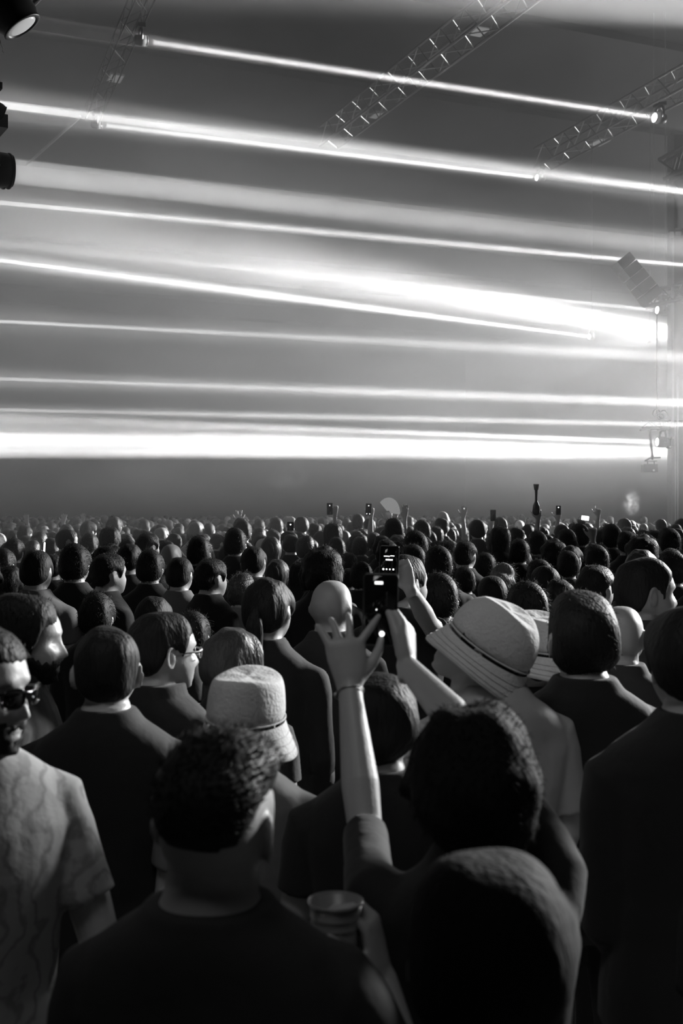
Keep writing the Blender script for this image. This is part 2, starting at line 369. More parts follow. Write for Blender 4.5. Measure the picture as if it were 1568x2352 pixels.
            to = link('hair_tufts', tg.mesh('hair_tufts'), M[hair], root); to['kind'] = 'stuff'
    if beard:
        d2, f2 = ico(5); p = head_pts(d2, True)
        mk = sst(-p[:, 2], .04, .052)*sst(p[:, 1], .0, .03)*(1-np.exp(-(p[:, 0]/.022)**2-((p[:, 2]+.07)/.009)**2)*1.4)
        mk = np.maximum(mk, sst(-p[:, 2], .02, .05)*np.exp(-((p[:, 1]-.03)/.02)**2))
        pb = p+d2*np.where(mk > .3, .0045*mk+.001*wav(p, 300, 3), -.02)[:, None]
        gb = G(); gb.add(hx(pb), f2); link('beard', gb.mesh('beard'), M[hair], root)
    root['_hx'] = 0; del root['_hx']
    return root, hx
def place(root, cx, top, D, yaw=0, H=None):
    """top = pixel row of the crown; the figure stands on the floor"""
    p = P(cx, top, D); root.location = (p.x, p.y, 0); root.rotation_euler = (0, 0, yaw)
    return p.z
def height_at(top, D, hair=.015): return P(0, top, D).z-hair
def copy_tree(o, parent=None):
    c = o.copy(); COL.objects.link(c)
    if parent: c.parent = parent
    for ch in o.children: copy_tree(ch, c)
    return c
def w2l(root_loc, yaw, S, p):
    v = Matrix.Rotation(-yaw, 3, 'Z') @ (Vector(p)-Vector(root_loc)); return v/S
def dloc(yaw, v): return Matrix.Rotation(-yaw, 3, 'Z') @ Vector(v)

# ------------------------------------------------------------ setting
TH = math.atan(.415); U = Vector((-math.sin(TH), math.cos(TH), 0)); Vv = Vector((math.cos(TH), math.sin(TH), 0))
def room(u, v, z): return U*u+Vv*v+Vector((0, 0, z))
def slab(name, pts, th, nrm, m):
    g = G(); n = Vector(nrm)*th; a = [Vector(p) for p in pts]
    g.add(a+[p+n for p in a], [(0, 1, 2, 3), (7, 6, 5, 4), (0, 4, 5, 1), (1, 5, 6, 2), (2, 6, 7, 3), (3, 7, 4, 0)])
    return tag(link(name, g.mesh(name), m, smooth=False), kind='structure')
CH = 15.2
slab('floor', [room(-6, -45, 0), room(-6, 45, 0), room(82, 45, 0), room(82, -45, 0)], .3, (0, 0, -1), M['concrete'])
slab('ceiling', [room(-6, -45, CH), room(-6, 45, CH), room(82, 45, CH), room(82, -45, CH)], .3, (0, 0, 1), M['ceil'])
slab('wall_back', [room(82, -45, 0), room(82, 45, 0), room(82, 45, CH), room(82, -45, CH)], .3, U, M['wall'])
slab('wall_right', [room(30, 45, 0), room(82, 45, 0), room(82, 45, CH), room(30, 45, CH)], .3, Vv, M['wall'])
slab('wall_left', [room(10, -45, 0), room(82, -45, 0), room(82, -45, CH), room(10, -45, CH)], .3, -Vv, M['wall'])
for k, uu in enumerate(range(14, 80, 6)):                       # roof purlins, real bars under the sheet
    g = G(); c = room(uu, 0, CH-.12); g.box(c, 88, .1, .2, Matrix.Rotation(TH, 3, 'Z')); tag(link('trim_%d' % (k+1), g.mesh('purlin'), M['ceil'], smooth=False), kind='structure')
# haze that fills the hall from a few metres in
g = G(); g.box(room(44.5, 0, 7.45), 88, 71, 14.8, Matrix.Rotation(TH, 3, 'Z')); hz = link('haze', g.mesh('haze'), smooth=False); hz['kind'] = 'stuff'; hz['label'] = 'thin smoke haze filling the hall and showing the light beams'
hm = bpy.data.materials.new('haze'); hm.use_nodes = True; nt = hm.node_tree; nt.nodes.clear()
o_ = nt.nodes.new('ShaderNodeOutputMaterial'); vs_ = nt.nodes.new('ShaderNodeVolumeScatter'); nt.links.new(vs_.outputs[0], o_.inputs['Volume'])
tc = nt.nodes.new('ShaderNodeTexCoord'); mp = nt.nodes.new('ShaderNodeMapping'); mp.inputs['Scale'].default_value = (.8, .8, 1.9); nt.links.new(tc.outputs['Object'], mp.inputs[0])
nz_ = nt.nodes.new('ShaderNodeTexNoise'); nz_.inputs['Scale'].default_value = .22; nz_.inputs['Detail'].default_value = 4; nz_.inputs['Roughness'].default_value = .6; nz_.inputs['Distortion'].default_value = .4
nt.links.new(mp.outputs[0], nz_.inputs['Vector'])
mr = nt.nodes.new('ShaderNodeMapRange'); mr.inputs[1].default_value = .38; mr.inputs[2].default_value = .68; mr.inputs[3].default_value = .010; mr.inputs[4].default_value = .062
nt.links.new(nz_.outputs['Fac'], mr.inputs[0])
sx_ = nt.nodes.new('ShaderNodeSeparateXYZ'); nt.links.new(tc.outputs['Object'], sx_.inputs[0])
hz_ = nt.nodes.new('ShaderNodeMapRange'); hz_.interpolation_type = 'SMOOTHSTEP'; hz_.inputs[1].default_value = 1.4; hz_.inputs[2].default_value = 4.2; hz_.inputs[3].default_value = .16; hz_.inputs[4].default_value = 1; nt.links.new(sx_.outputs['Z'], hz_.inputs[0])
mu_ = nt.nodes.new('ShaderNodeMath'); mu_.operation = 'MULTIPLY'; nt.links.new(mr.outputs[0], mu_.inputs[0]); nt.links.new(hz_.outputs[0], mu_.inputs[1]); nt.links.new(mu_.outputs[0], vs_.inputs['Density']); hz.data.materials.append(hm)
def puff(c, r, dens, seed, label):
    g = G(); g.ball((0, 0, 0), r, 20); o = link('smoke_puff', g.mesh('smoke_puff')); o.location = c; tag(o, label, 'smoke')
    m = bpy.data.materials.new('smoke_puff'); m.use_nodes = True; nt = m.node_tree; nt.nodes.clear()
    o_ = nt.nodes.new('ShaderNodeOutputMaterial'); v = nt.nodes.new('ShaderNodeVolumeScatter'); nt.links.new(v.outputs[0], o_.inputs['Volume'])
    tc = nt.nodes.new('ShaderNodeTexCoord'); n = nt.nodes.new('ShaderNodeTexNoise'); n.inputs['Scale'].default_value = 2.2/r[0]; n.inputs['Detail'].default_value = 3
    mp = nt.nodes.new('ShaderNodeMapping'); mp.inputs['Location'].default_value = (seed, 0, 0); nt.links.new(tc.outputs['Object'], mp.inputs[0]); nt.links.new(mp.outputs[0], n.inputs['Vector'])
    s = nt.nodes.new('ShaderNodeMapping'); s.inputs['Scale'].default_value = (1/r[0], 1/r[1], 1/r[2]); nt.links.new(tc.outputs['Object'], s.inputs[0])
    L = nt.nodes.new('ShaderNodeVectorMath'); L.operation = 'LENGTH'; nt.links.new(s.outputs[0], L.inputs[0])
    a = nt.nodes.new('ShaderNodeMapRange'); a.inputs[1].default_value = .95; a.inputs[2].default_value = .1; nt.links.new(L.outputs['Value'], a.inputs[0])
    b = nt.nodes.new('ShaderNodeMapRange'); b.inputs[1].default_value = .42; b.inputs[2].default_value = .68; b.inputs[4].default_value = dens; nt.links.new(n.outputs['Fac'], b.inputs[0])
    q = nt.nodes.new('ShaderNodeMath'); q.operation = 'MULTIPLY'; nt.links.new(a.outputs[0], q.inputs[0]); nt.links.new(b.outputs[0], q.inputs[1]); nt.links.new(q.outputs[0], v.inputs['Density'])
    o.data.materials.append(m)
puff(P(662, 1098, 26), (.62, .4, .36), 3.2, 2., 'small pale smoke puff drifting low above the middle of the crowd')
puff(P(1450, 1156, 24), (.2, .2, .32), 7., 8., 'narrow pale smoke puff rising over the crowd at the right')

# ------------------------------------------------------------ trusses
def truss(name, a, b, w, n, label, h=None, brace_m='brace', chord_m='steel', r=.03, rb=.014, cat='truss'):
    a = Vector(a); b = Vector(b); h = h or w; d = (b-a).normalized()
    sd = d.cross(Vector((0, 0, 1)))
    sd = sd.normalized() if sd.length > .05 else Vector((1, 0, 0)); up = sd.cross(d).normalized()
    root = empty(name, (a+b)/2, label, cat); o = (a+b)/2
    cs = [sd*x*w/2+up*y*h/2 for x, y in ((-1, -1), (1, -1), (1, 1), (-1, 1))]
    L = (b-a).length
    for c in cs:
        g = G(); g.tube([a+c-o, b+c-o], r, 8, round_ends=False); link('chord', g.mesh('chord'), M[chord_m], root)
    st = L/n; ms = {}
    for f, (i, j) in enumerate(((0, 1), (1, 2), (2, 3), (3, 0))):
        for up_ in (0, 1):
            g = G(); p, q = (cs[i], cs[j]) if up_ else (cs[j], cs[i]); g.tube([p-d*st/2, q+d*st/2], rb, 6, round_ends=False); ms[f, up_] = g.mesh('brace'); ms[f, up_].materials.append(M[brace_m])
    for k in range(n):
        for f in range(4):
            e = bpy.data.objects.new('brace', ms[f, k % 2]); COL.objects.link(e); e.parent = root; e.location = (a+d*st*(k+.5))-o
    return root
HT = 9.55
def on_ceiling_row(x, y, h): return P(x, y, F*h/(HY-y))
a = on_ceiling_row(1330, -130, HT); b = on_ceiling_row(755, 316, HT)
truss('lighting_truss', a+(a-b).normalized()*0, b, .5, 22, 'bright square lattice truss running away under the middle of the roof')
a = on_ceiling_row(1700, 118, HT); b = on_ceiling_row(1245, 366, HT)
truss('lighting_truss', a, b, .52, 16, 'square lattice truss at the upper right above the two dotted lamps')
a = on_ceiling_row(350, -60, HT+.1); b = on_ceiling_row(212, 262, HT+.1)
truss('lighting_truss', a, b, .34, 12, 'faint lattice truss at the upper left above the facing lamps', chord_m='blacksteel', brace_m='blacksteel', r=.018, rb=.009)
g = G(); pa, pb = P(184, 268, 29), P(62, 378, 33); g.tube([pa-pb*0-(pa+pb)/2, pb-(pa+pb)/2], .035, 8); o = link('roof_pipe', g.mesh('roof_pipe'), M['white']); o.location = (pa+pb)/2
tag(o, 'thin pale pipe sloping down under the roof at the far left', 'pipe')
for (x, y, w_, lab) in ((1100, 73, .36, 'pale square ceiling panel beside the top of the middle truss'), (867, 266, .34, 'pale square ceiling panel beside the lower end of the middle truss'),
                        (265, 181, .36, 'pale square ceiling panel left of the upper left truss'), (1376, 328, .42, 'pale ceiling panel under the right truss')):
    c = on_ceiling_row(x, y, CH-CZ-.35); r = empty('ceiling_panel', c, lab, 'ceiling panel'); r.rotation_euler = (0, 0, TH)
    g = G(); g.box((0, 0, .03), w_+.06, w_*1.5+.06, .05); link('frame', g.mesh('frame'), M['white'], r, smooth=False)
    g = G(); g.box((0, 0, -.003), w_, w_*1.5, .02); link('panel_face', g.mesh('panel_face'), M['faint_glow'], r, smooth=False)  # unlit panel made to glow faintly in place of reflected light
    g = G()
    for s in (-1, 1): g.tube([(s*w_*.4, 0, .05), (s*w_*.4, 0, .35)], .008, 6)
    link('hanger', g.mesh('hanger'), M['steel'], r)['kind'] = 'stuff'

# ------------------------------------------------------------ moving lamps
def moving_lamp(c, aim, s, label, lens='lens', hang=True, group=None):
    """c = middle of the lens; barrel points along aim"""
    d = Vector(aim).normalized(); c = Vector(c); r = empty('moving_head_lamp', c, label, 'stage lamp', group)
    g = G(); g.lathe([(.10*s, -.40*s), (.15*s, -.36*s), (.17*s, -.2*s), (.165*s, -.06*s), (.15*s, -.03*s), (.155*s, -.005*s), (.155*s, .0), (.125*s, .0), (.12*s, -.02*s)], (0, 0, 0), d, 28)
    link('lamp_head', g.mesh('lamp_head'), M['housing'], r)
    g = G(); g.lathe([(.118*s, -.015*s), (.118*s, -.008*s), (.09*s, .002*s), (.04*s, .008*s), (.005*s, .01*s)], (0, 0, 0), d, 24); link('lens', g.mesh('lens'), M[lens], r)
    mid = -d*.2*s; hor = d.cross(Vector((0, 0, 1))).normalized(); z = Vector((0, 0, 1)) if hang else Vector((0, 0, -1))
    for q in (-1, 1):
        g = G(); g.tube([mid+hor*q*.17*s, mid+hor*q*.20*s, mid+hor*q*.205*s+z*.2*s, mid+hor*q*.15*s+z*.33*s, mid+z*.35*s], [.05*s, .035*s, .035*s, .04*s, .05*s], 10, flat=.7); link('yoke_arm', g.mesh('yoke_arm'), M['housing'], r)
    g = G(); Rz = Matrix.Rotation(math.atan2(hor.y, hor.x), 3, 'Z'); g.box(mid+z*.43*s, .34*s, .24*s, .13*s, Rz); link('lamp_base', g.mesh('lamp_base'), M['housing'], r, smooth=False)
    for q in (-1, 1):
        g = G(); g.box(mid+hor*q*.1*s+z*.54*s, .04*s, .06*s, .12*s, Rz); link('clamp', g.mesh('clamp'), M['steel'], r, smooth=False)
    return r
d1 = (R1-L1).normalized()
moving_lamp(L1, R1-L1, .62, 'lit moving head lamp at upper left, end of the topmost beam'); moving_lamp(R1, L1-R1, .75, 'lit moving head lamp at upper right, start of the topmost beam')
moving_lamp(L2, R2-L2, .6, 'lit moving head lamp at left, end of the second beam'); moving_lamp(R2, L2-R2, .6, 'lit moving head lamp at the tip of the right truss')
moving_lamp(R6, L6-R6, .6, 'lit moving head lamp deep in the haze left of the bright white beam'); moving_lamp(R7, P(0, 500, 26)-R7, .6, 'lit moving head lamp inside the bright white beam')
moving_lamp(R8, P(0, 560, 25)-R8, .78, 'dark lit moving head lamp under the junction of the right tower')
moving_lamp(R9, P(0, 960, 27)-R9, .85, 'dark moving head lamp with strong white beam low beside the right column')
def rod(c, top, lab):
    g = G(); g.tube([(0, 0, 0), (0, 0, top-c[2])], .012, 6); o = link('drop_rod', g.mesh('drop_rod'), M['brace']); o.location = c; tag(o, lab, 'rod')
rod(L1+Vector((-.1, -.04, .35)), L1.z+1.15, 'bright short rod holding the upper left lamp'); rod(L2+Vector((-.1, -.04, .34)), L2.z+.6, 'bright short rod holding the second left lamp')
rod(R6+Vector((.12, .05, .36)), CH-.02, 'thin rod holding the lamp deepest in the haze'); rod(R7+Vector((.12, .05, .36)), CH-.02, 'thin rod holding the lamp inside the white beam')
# near lamps cut by the left edge
moving_lamp(P(52, 63, 8.6), (.5, .13, -.75), 1.02, 'large dark lamp with wide pale lens in the top left corner', lens='lens_dim')
moving_lamp(P(8, 262, 9.5), (.8, .5, -.35), .42, 'small dark lamp on the left edge between the two larger ones', lens='lens_dim')
lm4 = moving_lamp(L4, P(1500, 560, 14)-L4, .9, 'ribbed round lamp on the left edge throwing a thick beam', lens='lens')
g = G()
for k in range(4):
    g = G(); g.lathe([(.14, 0), (.156, .006), (.156, .02), (.14, .026)], -Vector((.04+.045*k, .0, 0)), P(1500, 560, 14)-L4, 28); link('rib', g.mesh('rib'), M['steel' if k == 2 else 'housing'], lm4)
truss('lamp_tower', P(-55, -60, 9.6), P(-55, 1160, 9.9), .3, 20, 'lattice tower carrying the three lamps at the left edge', chord_m='blacksteel', brace_m='blacksteel')
g = G(); g.tube([P(60, 20, 8.9), P(78, 8, 8.9), P(100, -14, 8.9)], .022, 8); o = link('bright_bracket', g.mesh('bracket'), M['brace']); tag(o, 'shiny bracket arm above the top left lamp', 'bracket')
g = G(); g.tube([P(0, 92, 8.6), P(3, 104, 8.6), P(8, 112, 8.6), P(6, 118, 8.6), P(10, 122, 8.6)], .004, 6); tag(link('safety_cable', g.mesh('cable'), M['brace']), 'thin bent safety cable hanging below the top left lamp', 'cable')

# ------------------------------------------------------------ right tower
DT = 30.
def at(x, y, D=DT): return P(x, y, D)
def pbox(name, x0, y0, x1, y1, D, dep, m, parent=None):
    a = P(x0, y0, D); b = P(x1, y1, D); g = G(); c = (a+b)/2+Vector((0, dep/2, 0))
    g.box((0, 0, 0), abs(b.x-a.x), dep, abs(a.z-b.z)); o = link(name, g.mesh(name), M[m], parent, smooth=False); o.location = c-(parent.location if parent else Vector((0, 0, 0))); return o
tw = empty('steel_column', (P(1556, 1176, DT).x, DT, 0), 'tall steel column with bright pipes at the right edge', 'column')
cx0 = P(1540, 1176, DT).x; cx1 = P(1585, 1176, DT).x
for (xx, nm) in ((cx0+.04, 'flange'), (cx1-.04, 'flange')):
    g = G(); g.box((xx-tw.location.x, .15, 6.0), .06, .42, 12.0); link(nm, g.mesh(nm), M['steel'], tw, smooth=False)
g = G(); g.box(((cx0+cx1)/2-tw.location.x, .15, 6.0), cx1-cx0-.1, .05, 12.0); link('web', g.mesh('web'), M['wall'], tw, smooth=False)
for x in (1547, 1552.5):
    g = G(); X = P(x, 1176, DT).x-tw.location.x; g.tube([(X, -.12, .0), (X, -.12, P(0, 975 if x < 1550 else 868, DT).z)], .022, 8); link('pipe', g.mesh('pipe'), M['brace'], tw)
pbox('junction_box', 1540, 983, 1550, 1002, DT-.1, .2, 'blacksteel', tw); pbox('junction_box', 1540, 1008, 1550, 1024, DT-.1, .2, 'blacksteel', tw)
pbox('bracket_plate', 1534, 1024, 1541, 1029, DT-.1, .2, 'blacksteel', tw); pbox('cross_plate', 1538, 527, 1568, 531, DT-.2, .15, 'blacksteel', tw)
o = pbox('panel', 1538, 531, 1547, 546, DT-.15, .04, 'duct', tw); o = pbox('panel', 1551, 524, 1564, 540, DT-.15, .04, 'duct', tw)
g = G(); g.tube([at(1539, 396), at(1539, 425), at(1551, 440), at(1561, 456), at(1562, 480), at(1562, 524)], [.085, .085, .09, .1, .09, .08], 14, round_ends=False)
tag(link('air_duct', g.mesh('air_duct'), M['duct']), 'pale bent air duct at the right edge above the column', 'duct')
truss('roof_girder', P(1525, 392, 29.5), P(1640, 330, 28.5), .3, 4, 'dark roof girder with triangular gaps at the right edge', h=.55, chord_m='blacksteel', brace_m='blacksteel', r=.05, rb=.03, cat='girder')
truss('lighting_truss', P(1478, 690, 30.2), P(1640, 655, 29.4), .3, 7, 'dark truss crossing the column above the lit lamp', h=.38, chord_m='blacksteel', brace_m='blacksteel', r=.04, rb=.022)
sb = empty('slanted_speaker_stack', P(1465, 650, 27.5), 'dark slanted box stack leaning down to the junction at right', 'speaker')
d_ = (P(1496, 692, 27.5)-P(1420, 598, 27.5)); dn = d_.normalized(); up_ = Vector((-dn.z, 0, dn.x))
for k in range(5):
    t = (k+.5)/5; cc = P(1420, 598, 27.5)+d_*t-sb.location+up_*.05
    Rm = Matrix((dn, Vector((0, 1, 0)), up_)).transposed(); g = G(); g.box(cc, d_.length/5-.02, .6, .38+.06*t, Rm); link('speaker_box', g.mesh('speaker_box'), M['blacksteel'], sb, smooth=False)
truss('lighting_truss', P(1478, 974, 30), P(1650, 972, 30.5), .22, 9, 'low dark truss crossing the column above the lowest lamp', h=.16, chord_m='blacksteel', brace_m='blacksteel', r=.025, rb=.014)
tr_ = empty('coiled_cables', P(1515, 950, 30), 'dark coil of cables on top of the low right truss', 'cable')
for k, (x, y, r_) in enumerate(((1508, 948, .1), (1524, 952, .11), (1516, 955, .08))):
    g = G(); c0 = P(x, y, 30)-tr_.location; g.tube([c0+Vector((math.cos(a)*r_, .05*math.sin(2*a), math.sin(a)*r_)) for a in np.linspace(0, 2*PI*.97, 18)], .018, 6); link('loop', g.mesh('loop'), M['blacksteel'], tr_)
pf = empty('hanging_pole', P(1494, 1020, 29.9), 'thin leaning pole carrying a small bar beside the low lamp', 'pole'); L0 = pf.location
g = G(); g.tube([P(1491, 986, 29.9)-L0, P(1498, 1053, 29.9)-L0], .035, 8); link('pole', g.mesh('pole'), M['blacksteel'], pf)
g = G(); g.tube([P(1471, 988, 29.9)-L0, P(1512, 984, 29.9)-L0], .03, 8); link('top_bar', g.mesh('top_bar'), M['blacksteel'], pf)
g = G(); g.tube([P(1482, 1058, 29.9)-L0, P(1492, 1052, 29.9)-L0, P(1515, 1051, 29.9)-L0], .022, 8); link('lower_bar', g.mesh('lower_bar'), M['blacksteel'], pf)
g = G(); g.tube([P(1480, 1059, 29.9)-L0, P(1508, 1059, 29.9)-L0], .012, 6); link('rail', g.mesh('rail'), M['blacksteel'], pf)
bx = empty('hanging_flood_lamp', P(1494, 1075, 29.9), 'small dark box lamp hanging below the leaning pole', 'stage lamp')
pbox('housing', 1479, 1066, 1510, 1084, 29.8, .3, 'housing', bx); pbox('window', 1499, 1078, 1503, 1082, 29.78, .03, 'faint_glow', bx)
for x in (1487, 1502): g = G(); g.tube([P(x, 1059, 29.9)-bx.location, P(x, 1068, 29.9)-bx.location], .012, 6); link('hook', g.mesh('hook'), M['blacksteel'], bx)
for (x, y0, y1, r_, m_, lab) in ((1508, 722, 950, .018, 'blacksteel', 'dark cable hanging from the upper right lamp to the low truss'), (1513, 722, 940, .007, 'white', 'pale thread of wire beside the dark hanging cable'), (1527, 30, 655, .012, 'white', 'pale vertical wire left of the air duct'), (1501, 30, 600, .006, 'white', 'faintest vertical wire left of the column')):
    g = G(); g.tube([P(x, y0, 30)-P(x, y1, 30), (0, 0, 0)], r_, 6); o = link('hanging_cable', g.mesh('hanging_cable'), M[m_]); o.location = P(x, y1, 30); tag(o, lab, 'cable')
# ------------------------------------------------------------ the near people
TH_ = dict(crop=.008, short=.016, fade=.034, curly=.045, full=.026, long=.022, bun=.013, messy=.03, pony=.012, beanie=.02, bald=0)
FOOT = []
def hero(cx, top, D, yaw, label, T=None, arms=None, **kw):
    st = kw.get('style', 'short'); T = TH_.get(st, .01) if T is None else T
    p = P(cx, top, D); S = p.z/(1.73+T); loc = Vector((p.x, p.y, 0)); ya = math.radians(yaw)
    la = {}
    for s, a in (arms or {}).items():
        q = dict(a)
        sh = Vector(SH[s])+Vector(a.get('shoulder', (0, 0, 0)))
        q['pts'] = (sh, w2l(loc, ya, S, a['elbow']), w2l(loc, ya, S, a['wrist']))
        h = dict(a.get('hand', {}))
        if 'z' in h: h['z'] = dloc(ya, h['z'])
        if 'x' in h: h['x'] = dloc(ya, h['x'])
        q['hand'] = h; la[s] = q
    if 'hshift' in kw: kw['hshift'] = tuple(dloc(ya, kw['hshift']))
    for k in ('hyaw', 'hpitch', 'hroll'):
        if k in kw: kw[k] = math.radians(kw[k])
    r, hx = make_person(H=1.75*S, arms=la, label=label, **kw)
    r.location = loc; r.rotation_euler = (0, 0, ya); FOOT.append((p.x, p.y, ya))
    return r, hx, loc, ya, S
def on_head(root, hx, g, name, m, parent=None):
    q = G(); q.add(hx(np.array([tuple(v) for v in g.v])), g.f); return link(name, q.mesh(name), M[m], parent or root)
def bucket_hat(root, hx, m='canvas', r=.100, h=.118, brim=.062, drop=.055, z0=.035, top=.84, wob=.004, tall=0, seed=1, dome=1):
    n = 72
    def ring(rr, z, w=0, dz=0):
        out = []
        for j in range(n):
            t = 2*PI*j/n; k = 1+w*math.sin(3*t+seed)+w*.6*math.sin(5*t+2*seed)
            out.append((rr*k*math.cos(t), -.013+rr*(1.32 if rr <= r*1.04 else 1.32-.16*min(1, (rr-r)/.05))*k*math.sin(t), z+w*1.6*math.sin(2*t+seed)+dz*math.sin(4*t+seed)*.5))
        return out
    zt = z0+h
    g = G(); g.rings([ring(r*1.0, z0-.004), ring(r*.995, z0+h*.3, .003), ring(r*(.97 if dome == 1 else .955), z0+h*.6, .004), ring(r*.93*(dome*.5+.5), z0+h*.85, .005), ring(r*.88*dome, zt-.004, .005), ring(r*.84*dome, zt, .005), ring(r*.8*dome, zt+.002, .005, .002), ring(r*.45*dome, zt+.001, 0, -.008), ring(r*.02, zt-.001)])
    c = on_head(root, hx, g, 'hat', m)
    bs = c.modifiers.new('s', 'SUBSURF'); bs.levels = bs.render_levels = 1
    g = G(); th = .004
    P_ = [(r*1.0, z0+.004), (r*1.03, z0-.003)]+[(r+brim*f, z0-.004-drop*f**(1.05)) for f in (.25, .5, .75, 1.)]
    R = [ring(a, b, .007*max(0, (a-r)/brim)) for a, b in P_]+[ring(a-.002, b-th, .007*max(0, (a-r)/brim)) for a, b in reversed(P_)]
    R.append(R[0]); g.rings(R, cap=False); b = on_head(root, hx, g, 'brim', m, c)
    for f in (.3, .55, .8, .97):
        g = G(); g.rings([[tuple(Vector(p)+Vector(q)) for p in ring(r+brim*f+dx, z0-.0035-drop*f**1.05+dz, .007*f)] for dx, dz, q in ((-.0012, .0008, (0, 0, 0)), (0, .0022, (0, 0, 0)), (.0012, .0006, (0, 0, 0)), (-.0012, .0008, (0, 0, 0)))], cap=False)
        on_head(root, hx, g, 'stitch_line', m, c)
    g = G(); g.rings([ring(r*1.004+dx, z0+.012+dz) for dx, dz in ((-.002, 0), (.0012, .001), (.0012, .004), (-.002, .005), (-.002, 0))], cap=False); on_head(root, hx, g, 'hat_band', m, c)
    return c
def glasses(root, hx, m='glass_black', rim=.0022, lw=.026, lh=.019, dark=True):
    g = G()
    g.tube([(-.078, .0, .006), (-.077, .05, .008), (-.074, .085, .01), (-.058, .102, .014), (-.03, .113, .015), (0, .119, .012), (.03, .113, .015), (.058, .102, .014), (.074, .085, .01), (.077, .05, .008), (.078, .0, .006)], .0028, 6)
    o = on_head(root, hx, g, 'glasses_frame', 'glass_black' if dark else 'brace'); o['kind'] = 'stuff'
    del o['kind']
    for s in (-1, 1):
        g = G(); c = Vector((s*.037, .108, .002)); X = Vector((math.cos(.32), -s*math.sin(.32), 0)); Z = Vector((0, .08, 1)).normalized()
        pts = [c+X*lw*math.copysign(abs(math.cos(a))**.75, math.cos(a))+Z*lh*math.copysign(abs(math.sin(a))**.8, math.sin(a)) for a in np.linspace(0, 2*PI, 25)]
        g.tube(pts, rim, 6, round_ends=False); on_head(root, hx, g, 'rim', 'glass_black' if dark else 'brace', o)
        if dark:
            g = G(); nrm = X.cross(Z)*.001; g.rings([[p-nrm for p in pts[:-1]], [p+nrm for p in pts[:-1]]]); on_head(root, hx, g, 'lens', m, o)

# A: man in front with swept-up dark hair and shaved sides, cup in his right hand
cupc = P(770, 2064, 1.80)
A, hxA, *_ = hero(488, 1670, 1.63, -6, 'man from behind at lower left, swept-up dark hair, shaved sides, dark T-shirt', style='fade', seed=3, voxel=.0046, shirt_vox=.008, hyaw=-10, hpitch=4, hroll=4,
    neck=1.22, bulk=1.08, tuft=1300, tuftlen=.02, tuftdir=np.array((.7, .6, .2)), sub=5, shirt='dark', collar=-.016, headscale=1.0, fold=.004,
    arms={1: dict(elbow=P(960, 2600, 1.7), wrist=P(876, 2245, 1.8), hand=dict(z=(-.2, .1, .95), x=(-.3, -.95, .1), curl=(.6, .65, .7, .7), spread=.05, thumb=(.8, .5), m=-1))})
cup = empty('plastic_cup', cupc-Vector((0, 0, .11)), 'half-clear plastic cup held up beside the man with shaved sides', 'cup')
g = G(); R = .0445; g.lathe([(.033, 0), (.034, .004), (R-.003, .105), (R-.0035, .105), (.032, .006), (.002, .005)], (0, 0, 0), (0, 0, 1), 40); link('cup_wall', g.mesh('cup_wall'), M['cup'], cup)
g = G(); g.tube([(R*math.cos(a)*.97, R*math.sin(a)*.97, .106) for a in np.linspace(0, 2*PI, 41)], .0022, 8, round_ends=False); link('rim', g.mesh('rim'), M['cup'], cup)
g = G(); g.lathe([(.032, .008), (.036, .05), (.002, .0505)], (0, 0, 0), (0, 0, 1), 32); link('drink', g.mesh('drink'), M['dark'], cup)
for z in (.035, .07, .085):
    rr = .034+(R-.037)*z/.105+.001; g = G(); g.tube([(rr*math.cos(a), rr*math.sin(a), z) for a in np.linspace(0, 2*PI, 33)], .0009, 6, round_ends=False); link('ridge', g.mesh('ridge'), M['cup'], cup)

# B: person filming with both arms raised
wl = P(803, 1580, 2.38); wr_ = P(934, 1530, 2.42)
B, hxB, *_ = hero(1086, 1612, 1.9, 2, 'person with dark curly hair filming with both bare forearms raised', style='curly', hair='hair_black', seed=9, voxel=.0046, shirt_vox=.008, sub=5, shirt='black', tuft=1500, tuftlen=.014, sleeve=.93,
    hpitch=2, headscale=1.02, bulk=.95, neck=.9, T=.05,
    arms={-1: dict(shoulder=(.0, .03, .03), cuff=.82, elbow=P(838, 1905, 2.2), wrist=wl, hand=dict(z=P(785, 1420, 2.42)-wl, x=(1, .15, .2), curl=(.2, .34, .36, .34), spread=(.72, .12, -.12, -.34), thumb=(.8, .4), m=1, s=1.12)),
          1: dict(shoulder=(-.01, .05, .05), elbow=P(1078, 1690, 2.2), wrist=wr_, hand=dict(z=P(936, 1380, 2.5)-wr_, x=(-.35, -.9, .1), curl=(.5, .5, .5, .5), spread=.05, thumb=(.35, .3), m=-1, s=1.05))})
Bl = empty('bracelet', (0, 0, 0)); bpy.data.objects.remove(Bl)
def wristband(root, a, b, t, r, label=None):
    a, b = Vector(a), Vector(b); c = a.lerp(b, t); d = (b-a).normalized(); x = d.cross(Vector((0, 1, 0))).normalized(); y = d.cross(x)
    inv = (Matrix.Translation(root.location) @ Matrix.Rotation(root.rotation_euler[2], 4, 'Z')).inverted()
    g = G(); g.tube([inv @ (c+x*math.cos(q)*r+y*math.sin(q)*r*.92) for q in np.linspace(0, 2*PI, 25)], .0016, 6, round_ends=False); o = link('bracelet', g.mesh('bracelet'), M['brace'], root)
    for k in range(4):
        q = PI+.15+k*.22; g = G(); g.ball(inv @ (c+x*math.cos(q)*(r+.003)+y*math.sin(q)*(r+.003)), .0045 if k != 1 else .006, 8); link('bead', g.mesh('bead'), M['duct'], o)
wristband(B, wl, P(838, 1905, 2.2), .03, .0285)
